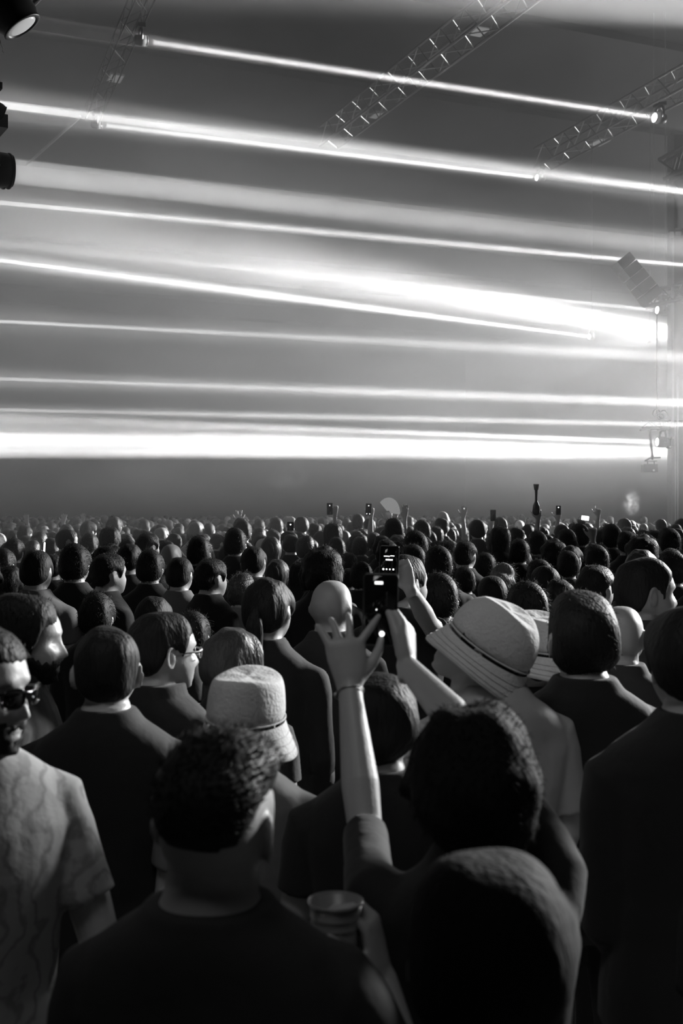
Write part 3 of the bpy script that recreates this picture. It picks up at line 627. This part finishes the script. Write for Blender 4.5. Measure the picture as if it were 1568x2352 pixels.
def phone(c, w, h, yaw, roll, label, ui=(), pitch=0, back=False, lit=False, group=None):
    r = empty('phone', c, label, 'phone', group); r.rotation_euler = (pitch, roll, yaw)
    g = G(); n = 24
    def rr(hw, hh, y, rad=.009):
        pts = []
        for (sx, sz, a0) in ((1, 1, 0), (-1, 1, PI/2), (-1, -1, PI), (1, -1, 1.5*PI)):
            for k in range(6):
                a = a0+k*PI/2/5; pts.append((sx*(hw-rad)+rad*math.cos(a), y, sz*(hh-rad)+rad*math.sin(a)))
        return pts
    g.rings([rr(w/2-.001, h/2-.001, -.004), rr(w/2, h/2, -.003), rr(w/2, h/2, .003), rr(w/2-.001, h/2-.001, .004)]); link('phone_body', g.mesh('phone_body'), M['phone'], r)
    sc_ = None
    g = G(); g.rings([rr(w/2-.003, h/2-.003, -.0046, .007), rr(w/2-.003, h/2-.003, -.0036, .007)]); sc_ = link('screen', g.mesh('screen'), M['screen' if lit else 'glass_black'], r)
    for (x, z, sx, sz, rd) in ui:
        g = G()
        if rd: g.lathe([(sx, 0), (sx, .0006)], (x, -.0050, z), (0, 1, 0), 16)
        else: g.rings([[(x+a*sx, y, z+b*sz) for a, b in ((-1, -1), (1, -1), (1, 1), (-1, 1))] for y in (-.0052, -.0045)])
        link('lit_icon', g.mesh('lit_icon'), M['screen'], sc_, smooth=False)
    return r
phone(P(873, 1400, 2.46), .0765, .156, -.06, .02, 'large dark phone held up to film by the two raised bare forearms', ui=((-.004, .058, .0085, .0028, 0), (.0045, -.052, .0058, 0, 1), (-.008, .0, .0014, 0, 1)))

# I: dark round head low in front, and J: shoulder at the right edge
hero(1118, 1962, 1.27, 0, 'dark round head close to the camera at lower right, faintly rim-lit', style='full', hair='hair_black', seed=12, voxel=.008, sub=5, shirt='black', hyaw=-15, bulk=.92)
hero(1880, 1561, 1.9, 12, 'dim grey sleeve of somebody cut off by the lower right edge', style='short', seed=14, voxel=.01, shirt='dark', bulk=1.1)
# Q: man with sunglasses at the left edge
Q, hxQ, *_ = hero(-80, 1420, 2.2, -150, 'man with dark sunglasses and beard at the left edge in a pale printed shirt', style='short', seed=21, voxel=.0042, shirt_vox=.007, sub=6, face=True, shirt='print', beard=True, hyaw=42, hpitch=-4, neck=1.1, bulk=1.02, T=.02, sleeve=.68, fold=.006, tuft=400, tuftlen=.012,
    arms={1: dict(elbow=P(-190, 2120, 2.1), wrist=P(-260, 2560, 1.9)), -1: dict(elbow=P(235, 2180, 2.25), wrist=P(215, 2420, 2.05))})
glasses(Q, hxQ)
# P: bearded profile behind him
Pp, hxP, *_ = hero(42, 1362, 3.2, -82, 'man in profile at the left edge, bright face and dark beard, behind the sunglasses man', style='full', seed=23, voxel=.0046, sub=6, shirt='black', beard=True, hpitch=-3, tuft=300, tuftlen=.015, T=.02)
# N: man with glasses seen from behind
Nn, hxN, *_ = hero(366, 1402, 3.4, -30, 'man with glasses turned to the right, lit cheek and ear, black crew-neck', style='short', seed=25, voxel=.0052, sub=5, shirt='black', hyaw=-26, neck=1.1, T=.02)
glasses(Nn, hxN, dark=False, lw=.024, lh=.016, rim=.0016)
hero(246, 1436, 2.95, 0, 'short-haired man with pale neck and thin necklace, left of the man with glasses', style='short', seed=27, voxel=.0065, sub=5, shirt='black', hyaw=8, neck=1.0, bulk=1.05)
for (a_) in (1,):
    r = bpy.data.objects['person.%03d' % (len([o for o in bpy.data.objects if o.name.startswith('person')])-1)]
    g = G(); g.tube([(.067*math.cos(t), -.016+.069*math.sin(t), 1.478+.004*math.cos(2*t)) for t in np.linspace(0, 2*PI, 33)], .0012, 6, round_ends=False); S_ = r.children[0].dimensions.z/1.75; link('necklace', g.mesh('necklace'), M['brace'], r)
hero(530, 1446, 3.7, -14, 'woman with long straight hair shining at its right side, behind the angular hat', style='long', seed=29, voxel=.0065, sub=5, shirt='black', hair='hair_mid', hyaw=-30, T=.022)
Lh, hxL, *_ = hero(558, 1560, 2.85, -8, 'person in a tall pale flat-topped bucket hat and grey T-shirt, left of centre', style='crop', seed=31, voxel=.0065, sub=5, shirt='grey', hpitch=3, hyaw=-12, hroll=5, T=.02, neck=.9)
bucket_hat(Lh, hxL, r=.104, h=.128, brim=.042, drop=.07, z0=.02, seed=4)
Kk, hxK, *_ = hero(872, 1548, 2.6, 0, 'dark-haired person seen between the two raised forearms', style='full', seed=33, voxel=.0075, sub=5, shirt='black', hyaw=-12)
Cc, hxC, *_ = hero(1128, 1394, 3.05, 16, 'man in a pale sloping bucket hat and pale T-shirt looking to the left', style='crop', seed=35, voxel=.0052, sub=6, shirt='light', hshift=(-.07, .02, 0), hyaw=50, hpitch=33, T=.0, neck=1.05, shirt_vox=.007, fold=.006, sleeve=.8, bulk=1.06, beard=False)
bucket_hat(Cc, hxC, r=.094, h=.125, brim=.034, drop=.05, z0=.018, seed=2, dome=.78)
H2, hx2, *_ = hero(1216, 1432, 3.62, 18, 'person in a second pale bucket hat, half hidden behind the sloping one', style='crop', seed=37, voxel=.008, sub=5, shirt='black', hyaw=20, hpitch=8, T=.0)
bucket_hat(H2, hx2, m='canvas', r=.1, h=.11, brim=.055, drop=.06, z0=.03, seed=7)
hero(1338, 1368, 3.25, 3, 'man with thick dark hair and black T-shirt right of the bucket hats', style='full', seed=39, voxel=.0065, sub=5, shirt='black', hyaw=-4, neck=1.12, bulk=1.1, headscale=1.08, tuft=500, tuftlen=.014)
hero(1425, 1393, 3.95, -12, 'bald man with shining scalp and grey shirt behind the thick dark hair', style='bald', seed=41, voxel=.0055, sub=5, shirt='dark', hyaw=-10, neck=1.1)
hero(1474, 1276, 4.35, -30, 'dark-haired person in profile to the right near the right edge', style='short', seed=43, voxel=.0065, sub=6, shirt='dark', hyaw=-48, T=.03, headscale=1.05)
hero(1590, 1384, 2.5, 4, 'dark head and dark shoulder cut off by the right edge', style='full', seed=45, voxel=.008, sub=5, shirt='black', sleeve=1.6, arms={-1: dict(elbow=P(1400, 2120, 2.5), wrist=P(1500, 2250, 2.74))}, bulk=1.1)
# ------------------------------------------------------------ the crowd behind
PR = {}
def proto(key, **kw):
    r, hx = make_person(voxel=.015, **kw); r.location = (0, -50, -50); PR[key] = r
WD = dict(short=.168, crop=.158, full=.182, curly=.225, long=.19, bald=.150, messy=.19, bun=.17, pony=.162, cap=.17, fair=.17)
TT = dict(short=.012, crop=.008, full=.02, curly=.035, long=.018, bald=0, messy=.026, bun=.02, pony=.01, cap=.02, fair=.014)
NK = dict(neck=1.05)
proto('short', style='short', seed=51, shirt='black', tuft=500, tuftlen=.022, **NK); proto('shortlit', style='short', seed=52, shirt='grey', skin='skin', **NK)
proto('crop', style='crop', seed=53, shirt='dark', neck=1.12); proto('full', style='full', seed=54, shirt='black', sleeve=1.7, tuft=700, tuftlen=.03); proto('full2', style='full', seed=64, shirt='grey', hair='hair_mid', tuft=700, tuftlen=.035)
proto('curly', style='curly', seed=55, shirt='black', sleeve=1.7, tuft=900, tuftlen=.022); proto('long', style='long', seed=56, shirt='black', neck=.85, bulk=.9, tuft=500, tuftlen=.04); proto('long2', style='long', seed=66, shirt='dark', hair='hair_mid', neck=.85, bulk=.9)
proto('bald', style='bald', seed=57, shirt='dark', neck=1.1); proto('messy', style='messy', seed=58, shirt='black', hair='hair_fair', tuft=500, tuftlen=.04)
proto('bun', style='bun', seed=59, shirt='black', neck=.85, bulk=.9); proto('pony', style='pony', seed=60, shirt='black', sleeve=1.7, neck=.85, bulk=.92)
proto('cap', style='beanie', seed=61, shirt='dark'); proto('fair', style='short', seed=62, shirt='light', hair='hair_fair')
BASE = dict(shortlit='short', full2='full', long2='long')
# cx, crown row, head width in pixels, kind, turn in degrees, label
LIST = [
 (83, 1265, 68, 'shortlit', -4, 'person with dark round hair, pale neck and grey collar, far left middle distance'),
 (22, 1300, 60, 'long', -8, 'long-haired head cut off by the left edge, left of the pale-necked person'),
 (8, 1262, 52, 'full', 0, 'dark head touching the left edge just under the far rows'),
 (120, 1303, 52, 'long', -20, 'dark hair with one bright strand right of the pale-necked person'),
 (172, 1252, 68, 'full', 0, 'broad dark head left of the man with lit profile'),
 (247, 1272, 66, 'short', -48, 'short-haired man turned right with a brightly lit cheek and ear'),
 (345, 1265, 62, 'full', 0, 'dark head directly behind the one beside the lit-cheek man'),
 (392, 1250, 42, 'bald', -20, 'shaved head with pale rim behind the pale-necked dark head'),
 (412, 1281, 60, 'shortlit', -10, 'dark head with a bright strip of neck at its right, left of centre'),
 (457, 1234, 52, 'full', 0, 'dark bushy head farther back above the ear-lit man'),
 (483, 1284, 62, 'short', -42, 'man turned right whose cheek is lit, just right of the bright neck strip'),
 (161, 1328, 64, 'full2', -12, 'brown-haired head lit on its right side at left'),
 (222, 1364, 86, 'full', 0, 'large black head behind the necklace wearer'),
 (352, 1370, 76, 'crop', -10, 'cropped head with a thin rim of light above the man with glasses'),
 (357, 1316, 66, 'curly', 0, 'dark loose-haired head below the middle-left rows'),
 (443, 1408, 88, 'full', 0, 'dark head with faint rim right of the man with glasses'),
 (582, 1255, 52, 'crop', -14, 'close-cropped man with lit nape in front of a grey collar, centre left'),
 (552, 1320, 66, 'full2', -10, 'head with rim-lit wavy top left of the ponytail'),
 (540, 1215, 48, 'full', 0, 'dark head behind the close-cropped man'),
 (614, 1331, 102, 'pony', -16, 'woman with tight ponytail and shining hair, centre left'),
 (636, 1286, 56, 'long2', -16, 'long straight hair with a lit edge behind the ponytail'),
 (690, 1290, 58, 'long', 0, 'long dark hair right behind the ponytail woman'),
 (741, 1258, 92, 'curly', 0, 'very large black curly head near the centre'),
 (760, 1333, 86, 'bald', -18, 'pale bald head behind the raised left hand'),
 (830, 1292, 56, 'full', 0, 'dark head between the curly head and the large phone'),
 (803, 1306, 38, 'short', -30, 'small dark face beside the fingers of the raised hand'),
 (888, 1240, 48, 'short', -8, 'round head with rim light behind the camera phone'),
 (955, 1222, 56, 'full', 0, 'wide dark head right of the camera phone'),
 (1008, 1257, 62, 'full', 0, 'dark bulky head above the brim of the pale hat'),
 (1068, 1243, 48, 'short', -24, 'square head with bright right edge above the pale bucket hat'),
 (1010, 1320, 88, 'full', 0, 'large dark head left of the sloping bucket hat crown'),
 (1148, 1209, 44, 'long', 0, 'long dark hair right of the square lit-edged head'),
 (1115, 1272, 50, 'full', -10, 'rounded hair with faint rim between hat and fair curls'),
 (1068, 1305, 54, 'full', 0, 'dark head tucked behind the hat crown at left'),
 (1155, 1296, 60, 'messy', -10, 'tousled fair hair catching light above the bucket hat'),
 (1130, 1322, 66, 'cap', 0, 'dark knitted cap directly above the bucket hat'),
 (1193, 1240, 46, 'full', -12, 'dark head with rim light behind the pale bald disc'),
 (1202, 1264, 38, 'bald', 8, 'pale round bald head right of the tousled fair hair'),
 (1212, 1341, 98, 'full', 0, 'large black head just right of the bucket hat crown'),
 (1240, 1288, 62, 'full', 0, 'dark head between the bald disc and the large black head'),
 (1272, 1240, 58, 'curly', 0, 'dark curly head with pale collar in the right half'),
 (1285, 1331, 70, 'short', -10, 'short-haired head with bright left rim above the thick dark hair'),
 (1305, 1268, 52, 'full', 0, 'dark head right of the curly one with the pale collar'),
 (1302, 1217, 42, 'full', 0, 'round dark head farther back right of the bottle'),
 (1370, 1254, 56, 'full', 0, 'dark head below the lit raised wrist'),
 (1366, 1299, 78, 'short', -40, 'man turned right with lit cheek behind the thick dark hair'),
 (1440, 1220, 42, 'short', -8, 'dim head with rim light near the right edge, far rows'),
 (1475, 1230, 70, 'curly', 0, 'large smoky curly head near the right edge'),
 (1545, 1268, 64, 'full', 0, 'dim head at the right edge behind the profile'),
 (1537, 1215, 46, 'full', 0, 'hazy head at the right edge below the column pipes'),
]
SMALL = [(32,1238,45,'full'),(72,1243,38,'full2'),(118,1236,34,'short'),(152,1216,38,'shortlit',-60),(205,1226,38,'full'),(252,1210,44,'long'),(262,1187,32,'full'),(338,1225,44,'short',-40),
 (370,1212,30,'fair',-20),(498,1228,30,'short',-30),(557,1196,38,'full'),(668,1228,36,'short'),(700,1233,42,'full2'),(723,1202,28,'short'),(763,1202,40,'long'),(773,1236,40,'full'),(800,1270,42,'long'),
 (826,1235,36,'full'),(905,1193,42,'full'),(970,1197,36,'full'),(1000,1210,34,'long'),(1014,1190,30,'short'),(823,1182,26,'full'),(692,1186,28,'cap'),(635,1190,28,'full'),(1096,1193,32,'cap'),(1096,1212,34,'full'),
 (1186,1212,34,'short'),(1150,1190,28,'full'),(1235,1222,44,'full'),(1290,1204,30,'cap'),(1332,1205,40,'full'),(1385,1216,38,'long'),(1405,1206,42,'full'),(1016,1175,24,'bald'),(937,1184,22,'short'),(668,1187,22,'fair')]
def solve_depth(top, w, kind, D0=None):
    b = BASE.get(kind, kind); return F*WD[b]/w
placed = [(x, y) for x, y, a in FOOT]
def clear(x, y, d=1.):
    return all((abs(x-a)/.42)**2+(abs(y-b)/.28)**2 >= d for a, b in placed)
def put(cx, top, D, kind, yaw, label, group=None):
    b = BASE.get(kind, kind)
    for k in range(60):
        Dk = D+(.06*((k+1)//2)*(1 if k % 2 else -1)); p = P(cx, top, Dk)
        if Dk > 3.4 and clear(p.x, p.y) and 1.5 < p.z < 1.97: break
    else:
        Dk = D; p = P(cx, top, Dk)
    placed.append((p.x, p.y)); r = copy_tree(PR[kind]); S = p.z/(1.73+TT[b]); r.scale = (S, S, S); r.location = (p.x, p.y, 0); r.rotation_euler = (0, 0, math.radians(yaw))
    if label: r['label'] = label
    if group: r['group'] = group
    return r
for (cx, top, w_, kind, yaw, lab) in sorted(LIST, key=lambda t: -t[2]): put(cx, top, solve_depth(top, w_, kind), kind, yaw, lab, 'concertgoers in the middle distance')
SL = {'long': 'small distant concertgoer with long dark hair among the far rows', 'cap': 'small distant concertgoer in a dark cap among the far rows', 'bald': 'small distant concertgoer with pale bald scalp among the far rows', 'fair': 'small distant concertgoer with fair hair among the far rows', 'curly': 'small distant concertgoer with big curly hair among the far rows'}
for t in SMALL:
    r = put(t[0], t[1], solve_depth(t[1], t[2], t[3]), t[3], t[4] if len(t) > 4 else 0, SL.get(BASE.get(t[3], t[3]), 'small distant concertgoer with short dark hair among the far rows'), 'distant concertgoers in the far rows')
# everybody else: nearest ones as people, the rest joined
rng = random.Random(5)
cand = []
y = 6.2
kinds = ['short']*5+['shortlit']*2+['crop']*2+['full']*6+['full2']*2+['curly']+['long']*5+['long2']*2+['bald']+['fair']+['cap']+['bun']+['pony']
while y < 46:
    hw = .3*y+.9; x = -hw+rng.random()*.3
    while x < hw:
        cand.append((x+rng.uniform(-.12, .12), y+rng.uniform(-.16, .16))); x += (.46 if y < 20 else .5)+rng.random()*.08
    y += .46 if y < 20 else .6
n_ind = 300-len([o for o in COL.objects if o.type == 'EMPTY' and o.name.startswith('person')])+len(PR)
far = []; ni = 0
LX = [(t[0], t[1], t[2]) for t in LIST]+[(t[0], t[1], t[2]) for t in SMALL]
for (x, y) in sorted(cand, key=lambda t: t[1]):
    if not clear(x, y, .9) or (y > 27 and x > 7.9): continue
    px = 784+x/y*F
    Hh = rng.uniform(1.64, 1.80) if y < 14 else min(1.93, max(1.58, rng.gauss(1.74, .07)))
    top = HY+(CZ-Hh)/y*F; wpx = .18*F/y
    # nobody stands in front of a head the photo shows
    if y < 16 and any(abs(px-a) < (wpx+c)*.36 and top < b+c*.8 and F*.175/c > y+.2 for a, b, c in LX): continue
    if ni < n_ind and -60 < px < 1628:
        k = rng.choice(kinds); b = BASE.get(k, k); r = copy_tree(PR[k]); S = Hh/(1.73+TT[b]); r.scale = (S, S, S); r.location = (x, y, 0); r.rotation_euler = (0, 0, math.radians(rng.choice([0, 0, 0, -10, -20, 12, -35, -50, 30])))
        r['label'] = SL.get(b, 'small distant concertgoer with short dark hair among the far rows'); r['group'] = 'distant concertgoers in the far rows'; placed.append((x, y)); ni += 1
    else: far.append((x, y, Hh))
LM = [(P_[0], P_[1], n_) for P_, n_ in (((83, 1290), 'pale-necked far left head'), ((172, 1280), 'broad dark left head'), ((250, 1300), 'lit-cheek left man'), ((392, 1270), 'shaved rim-lit head'), ((483, 1310), 'lit-cheek man at left centre'),
    ((582, 1280), 'close-cropped man'), ((614, 1370), 'ponytail woman'), ((741, 1300), 'big curly head'), ((893, 1296), 'camera phone'), ((757, 1169), 'left overhead phone'), ((846, 1170), 'right overhead phone'), ((893, 1185), 'white fan'),
    ((930, 1165), 'highest bright hand'), ((1008, 1290), 'bulky central head'), ((1068, 1270), 'square rim-lit head'), ((1155, 1320), 'tousled fair head'), ((1202, 1284), 'pale bald disc'), ((1231, 1150), 'tall bottle'), ((1272, 1270), 'curly head with pale collar'),
    ((1366, 1335), 'lit-cheek man at right'), ((1343, 1190), 'bright sideways phone'), ((1374, 1165), 'bright raised finger'), ((1475, 1265), 'smoky curly head'), ((1548, 1180), 'column foot'), ((60, 1190), 'leaning bright arm'), ((190, 1185), 'pale open left hand'),
    ((548, 1180), 'pair of bright hands'), ((345, 1290), 'dark head of the left third'), ((1060, 1175), 'spread hand'))]
seen = {}; gen = [o for o in COL.objects if o.get('group') == 'distant concertgoers in the far rows']; info = []
ADJ = dict(long='long-haired', cap='dark-capped', bald='bald', fair='fair-haired', curly='curly-haired')
for o in gen:
    Hh = 1.74*o.scale[2]; px = 784+o.location.x/o.location.y*F; py = HY+(CZ-Hh)/o.location.y*F+10
    L = min(LM, key=lambda t: (t[0]-px)**2+((t[1]-py)*1.6)**2); dx, dy = px-L[0], py-L[1]
    d_ = ('upper ' if dy < -14 else 'lower ' if dy > 14 else '')+('left' if dx < 0 else 'right'); w0 = [k for k, v in SL.items() if v == o['label']]; adj = ADJ[w0[0]] if w0 else 'dark short-haired'
    info.append((math.hypot(dx, dy), adj, d_, L[2], o))
ORD = ['nearest', 'second', 'third', 'fourth', 'fifth', 'sixth', 'seventh', 'eighth', 'ninth', 'tenth']+['%dth' % k for k in range(11, 60)]
for ds, adj, d_, nm, o in sorted(info, key=lambda t: t[0]):
    k = seen.get((adj, d_, nm), 0); seen[adj, d_, nm] = k+1
    o['label'] = '%s %s concertgoer to the %s of the %s' % (ORD[k], adj, d_, nm)
for k in PR:
    def rem(o):
        for c in list(o.children): rem(c)
        bpy.data.objects.remove(o)
    rem(PR[k])
# the far crowd as one low-detail body of people
d, Fc = ico(2); nh = len(d); hv = head_pts(d, True); Fh = np.array(Fc)
cap_ = hv*1.1+np.array((0, -.012, .012)); cap_ = np.where((hv[:, 2:3] > zline(hv[:, 1], 'n')[:, None]), cap_, hv*.93)
bg = G(); bg.loft([(1.49, .06, .06, 0, -.015), (1.44, .11, .08, 0, -.015), (1.39, .19, .1, 0, 0), (1.3, .215, .11, 0, 0), (1.1, .2, .11, 0, 0), (.8, .19, .12, 0, 0), (.0, .15, .12, 0, 0)], 10)
bv = np.array([tuple(v) for v in bg.v]); V = []; FF = []; MI = []; off = 0; rs = np.random.RandomState(4)
ng = G(); ng.tube([(0, -.01, 1.56), (0, -.02, 1.46)], .056, 8, round_ends=False); nv = np.array([tuple(v) for v in ng.v])
for (x, y, Hh) in far:
    a = math.radians(rs.choice([0, 0, 0, -15, 20, -40, -60])); R = rotm(a); S = Hh/1.77; off3 = np.array((x, y, 0)); hc_ = np.array((0, .012, 1.635))
    for vv, fs, mi in ((hv+hc_, Fc, 0), (cap_+hc_, Fc, 1 if rs.rand() < .85 else 4), (nv, ng.f, 0), (bv, bg.f, 2 if rs.rand() < .7 else 3)):
        if mi == 1 and rs.rand() < .08: continue
        V.append((vv @ R.T)*S+off3); FF += [tuple(i+off for i in f) for f in fs]; MI += [mi]*len(fs); off += len(vv)
me = bpy.data.meshes.new('far_crowd'); me.from_pydata(np.concatenate(V).tolist(), [], FF)
for m_ in ('skin', 'hair', 'black', 'grey', 'hair_fair'): me.materials.append(M[m_])
me.polygons.foreach_set('material_index', MI); me.shade_smooth(); me.update()
o = bpy.data.objects.new('far_crowd', me); COL.objects.link(o); o['kind'] = 'stuff'; o['label'] = 'farthest rows of the standing crowd melting into the haze'
print('INDIV', ni, 'FAR', len(far))
# ------------------------------------------------------------ raised hands, phones and bottle over the far rows
def raised(px, ytip, D, kind='open', two=False, lean=0, label='', s=1., hold=False, skin='skin', black=False):
    """one more person of the far rows whose hand reaches the pixel px, ytip"""
    tip = P(px, ytip, D); Hh = 1.74; x0 = tip.x-.2*(1 if not two else 0)+lean*.1; y0 = D+.22
    S = Hh/1.75; loc = Vector((x0, y0, 0))
    arms = {}
    hl = .17 if kind != 'grip' else .11
    for sgn, tx in ((1, tip.x), (-1, 2*x0-tip.x)) if two else ((1, tip.x),):
        wr = Vector((tx-lean*.03, D+.02, tip.z-hl)); sh = Vector((x0+sgn*.18, y0, 1.40)); el = sh.lerp(wr, .5)+Vector((sgn*.05, -.02, -.03))
        if (wr-sh).length > .52: el = sh.lerp(wr, .52)
        cur = dict(open=(.12, .1, .12, .16), point=(.08, 1.3, 1.35, 1.4), grip=(1.0, 1.05, 1.1, 1.1))[kind]
        arms[sgn] = dict(pts=(Vector((sgn*.175, -.0, 1.40)), (el-loc)/S, (wr-loc)/S), hand=dict(z=Vector((lean*.3, 0, 1)), x=Vector((-sgn, 0, 0)), curl=cur, spread=.2, thumb=(.8, .3), m=-sgn, s=1.15))
    r, hx = make_person(H=Hh, style='full' if not black else 'short', seed=int(px), voxel=.012, arms=arms, shirt='dark', skin=skin, label=label, sub=3, face=False)
    r.location = loc; r['group'] = 'people raising a hand over the far rows'; return r, tip
raised(60, 1182, 21, 'open', lean=-.6, label='far person at the far left with one bright raised arm leaning left')
raised(146, 1181, 20, 'open', lean=.3, label='far person with a raised hand right of the leaning bright arm')
raised(190, 1180, 22, 'open', label='far person whose pale open hand sticks up in the left rows')
raised(548, 1174, 18, 'open', two=True, label='far person with two bright raised hands left of centre')
r, t = raised(769, 1163, 15, 'grip', label='far person near the centre holding a phone overhead with a lit forearm')
phone(P(757, 1169, 14.95), .078, .155, 0, 0, 'small dark phone held overhead near the centre, left of two', ui=((.0, .045, .006, .006, 1),))
r, t = raised(852, 1168, 15.5, 'grip', label='far person holding a second phone overhead right of the centre one')
phone(P(846, 1170, 15.4), .08, .16, 0, .05, 'small dark phone held overhead near the centre, right of two', ui=((-.02, -.06, .006, .006, 1), (.02, -.06, .006, .006, 1), (.0, .05, .008, .004, 0)))
r, t = raised(893, 1180, 14, 'grip', label='far person holding up an open white folding fan', lean=.2)
fan = empty('folding_fan', P(892, 1184, 13.9), 'open white folding fan held up over the crowd right of the phones', 'fan')
n = 13
for k in range(n):
    a0 = math.radians(-95+k*11); a1 = a0+math.radians(10.6); r0, r1 = .03, .19; am = (a0+a1)/2; q = []
    for (rr, a, yy) in ((r0, a0, 0), (r1, a0, 0), (r1, am, -.006), (r1, a1, 0), (r0, a1, 0)): q.append((-rr*math.sin(a)*.75-.0, yy, rr*math.cos(a)+.03))
    g = G(); V = q+[(x, y+.0012, z) for x, y, z in q]; m_ = len(q); g.add(V, [tuple(range(m_)), tuple(range(2*m_-1, m_-1, -1))]+[(i, i+m_, (i+1) % m_+m_, (i+1) % m_) for i in range(m_)]); link('fan_leaf', g.mesh('fan_leaf'), M['paper'], fan, smooth=False)
raised(908, 1163, 16, 'point', label='far person pointing one bright finger up right of the fan')
raised(930, 1160, 15, 'open', label='far person with a bright hand raised highest right of the fan')
raised(1066, 1163, 17, 'open', two=False, lean=.5, label='far person with a bright spread hand left of the bottle')
raised(1374, 1160, 17, 'point', label='far person with a bright finger raised between bottle and column')
phone(P(1132, 1184, 17), .085, .17, 0, 0, 'small dark phone above the rows between spread hand and bottle', ui=())
raised(1128, 1196, 17.1, 'grip', label='far person holding the small dark phone left of the bottle')
raised(1282, 1176, 16, 'grip', label='far person holding a small phone with a lit dot right of the bottle')
phone(P(1282, 1172, 15.9), .07, .13, 0, 0, 'small phone with one lit dot right of the tall bottle', ui=((.0, .04, .008, .008, 1),))
r, t = raised(1236, 1172, 14, 'grip', label='far person holding the tall narrow-necked bottle up')
bo = empty('tall_bottle', P(1231, 1180, 13.9), 'tall dark bottle with flared top held up above the crowd', 'bottle')
g = G(); g.lathe([(.02, -.02), (.042, 0), (.045, .05), (.04, .1), (.018, .15), (.0155, .2), (.017, .28), (.022, .33)], (0, 0, 0), (0, 0, 1), 20); link('glass', g.mesh('glass'), M['bottle'], bo)
g = G(); g.lathe([(.024, .29), (.034, .355), (.036, .362), (.033, .362), (.02, .30)], (0, 0, 0), (0, 0, 1), 20); link('flared_top', g.mesh('flared_top'), M['cup'], bo)
g = G(); g.lathe([(.046, .01), (.0465, .012), (.0465, .045), (.046, .047)], (0, 0, 0), (0, 0, 1), 20); link('label_band', g.mesh('label_band'), M['dark'], bo)
raised(1362, 1214, 11.5, 'grip', label='person right of centre with a thin brightly lit forearm raised')
phone(P(1343, 1190, 12.5), .10, .055, .3, .12, 'bright phone screen held sideways near the lit forearm', lit=True)
raised(1336, 1196, 12.7, 'grip', label='far person holding the bright sideways phone')
phone(P(101, 1257, 7.9), .02, .075, .9, .05, 'narrow bright phone edge behind the pale-necked person at left', lit=True)
phone(P(667, 1209, 12.4), .075, .1, 0, 0, 'small dark phone with a lit dot below the fluffy pale head', ui=((.0, .02, .008, .008, 1),))
# the camera phone behind the large phone, its holder and the raised forearm
wq = P(943, 1362, 4.65)
CPn, hxq, *_ = hero(925, 1274, 5.0, -28, 'man behind the large phone holding up a camera phone, face edge lit', style='short', seed=91, voxel=.0075, sub=5, shirt='black', hyaw=-22,
    arms={1: dict(elbow=P(985, 1432, 4.8), wrist=P(941, 1352, 4.62), hand=dict(z=(-.35, 0, .9), x=(-1, 0, .1), curl=(.8, .9, .9, .9), spread=.05, thumb=(.6, .4), m=-1))})
phone(P(893, 1296, 4.55), .078, .15, 0, .04, 'camera phone with a row of lit dots, seen just above the large phone', ui=((-.022, -.02, .004, .004, 1), (-.009, -.02, .003, .003, 1), (.004, -.02, .003, .003, 1), (.018, -.02, .0035, .004, 1), (0, .018, .014, .0025, 0), (-.01, .032, .012, .0015, 0), (.012, .034, .008, .0015, 0)))
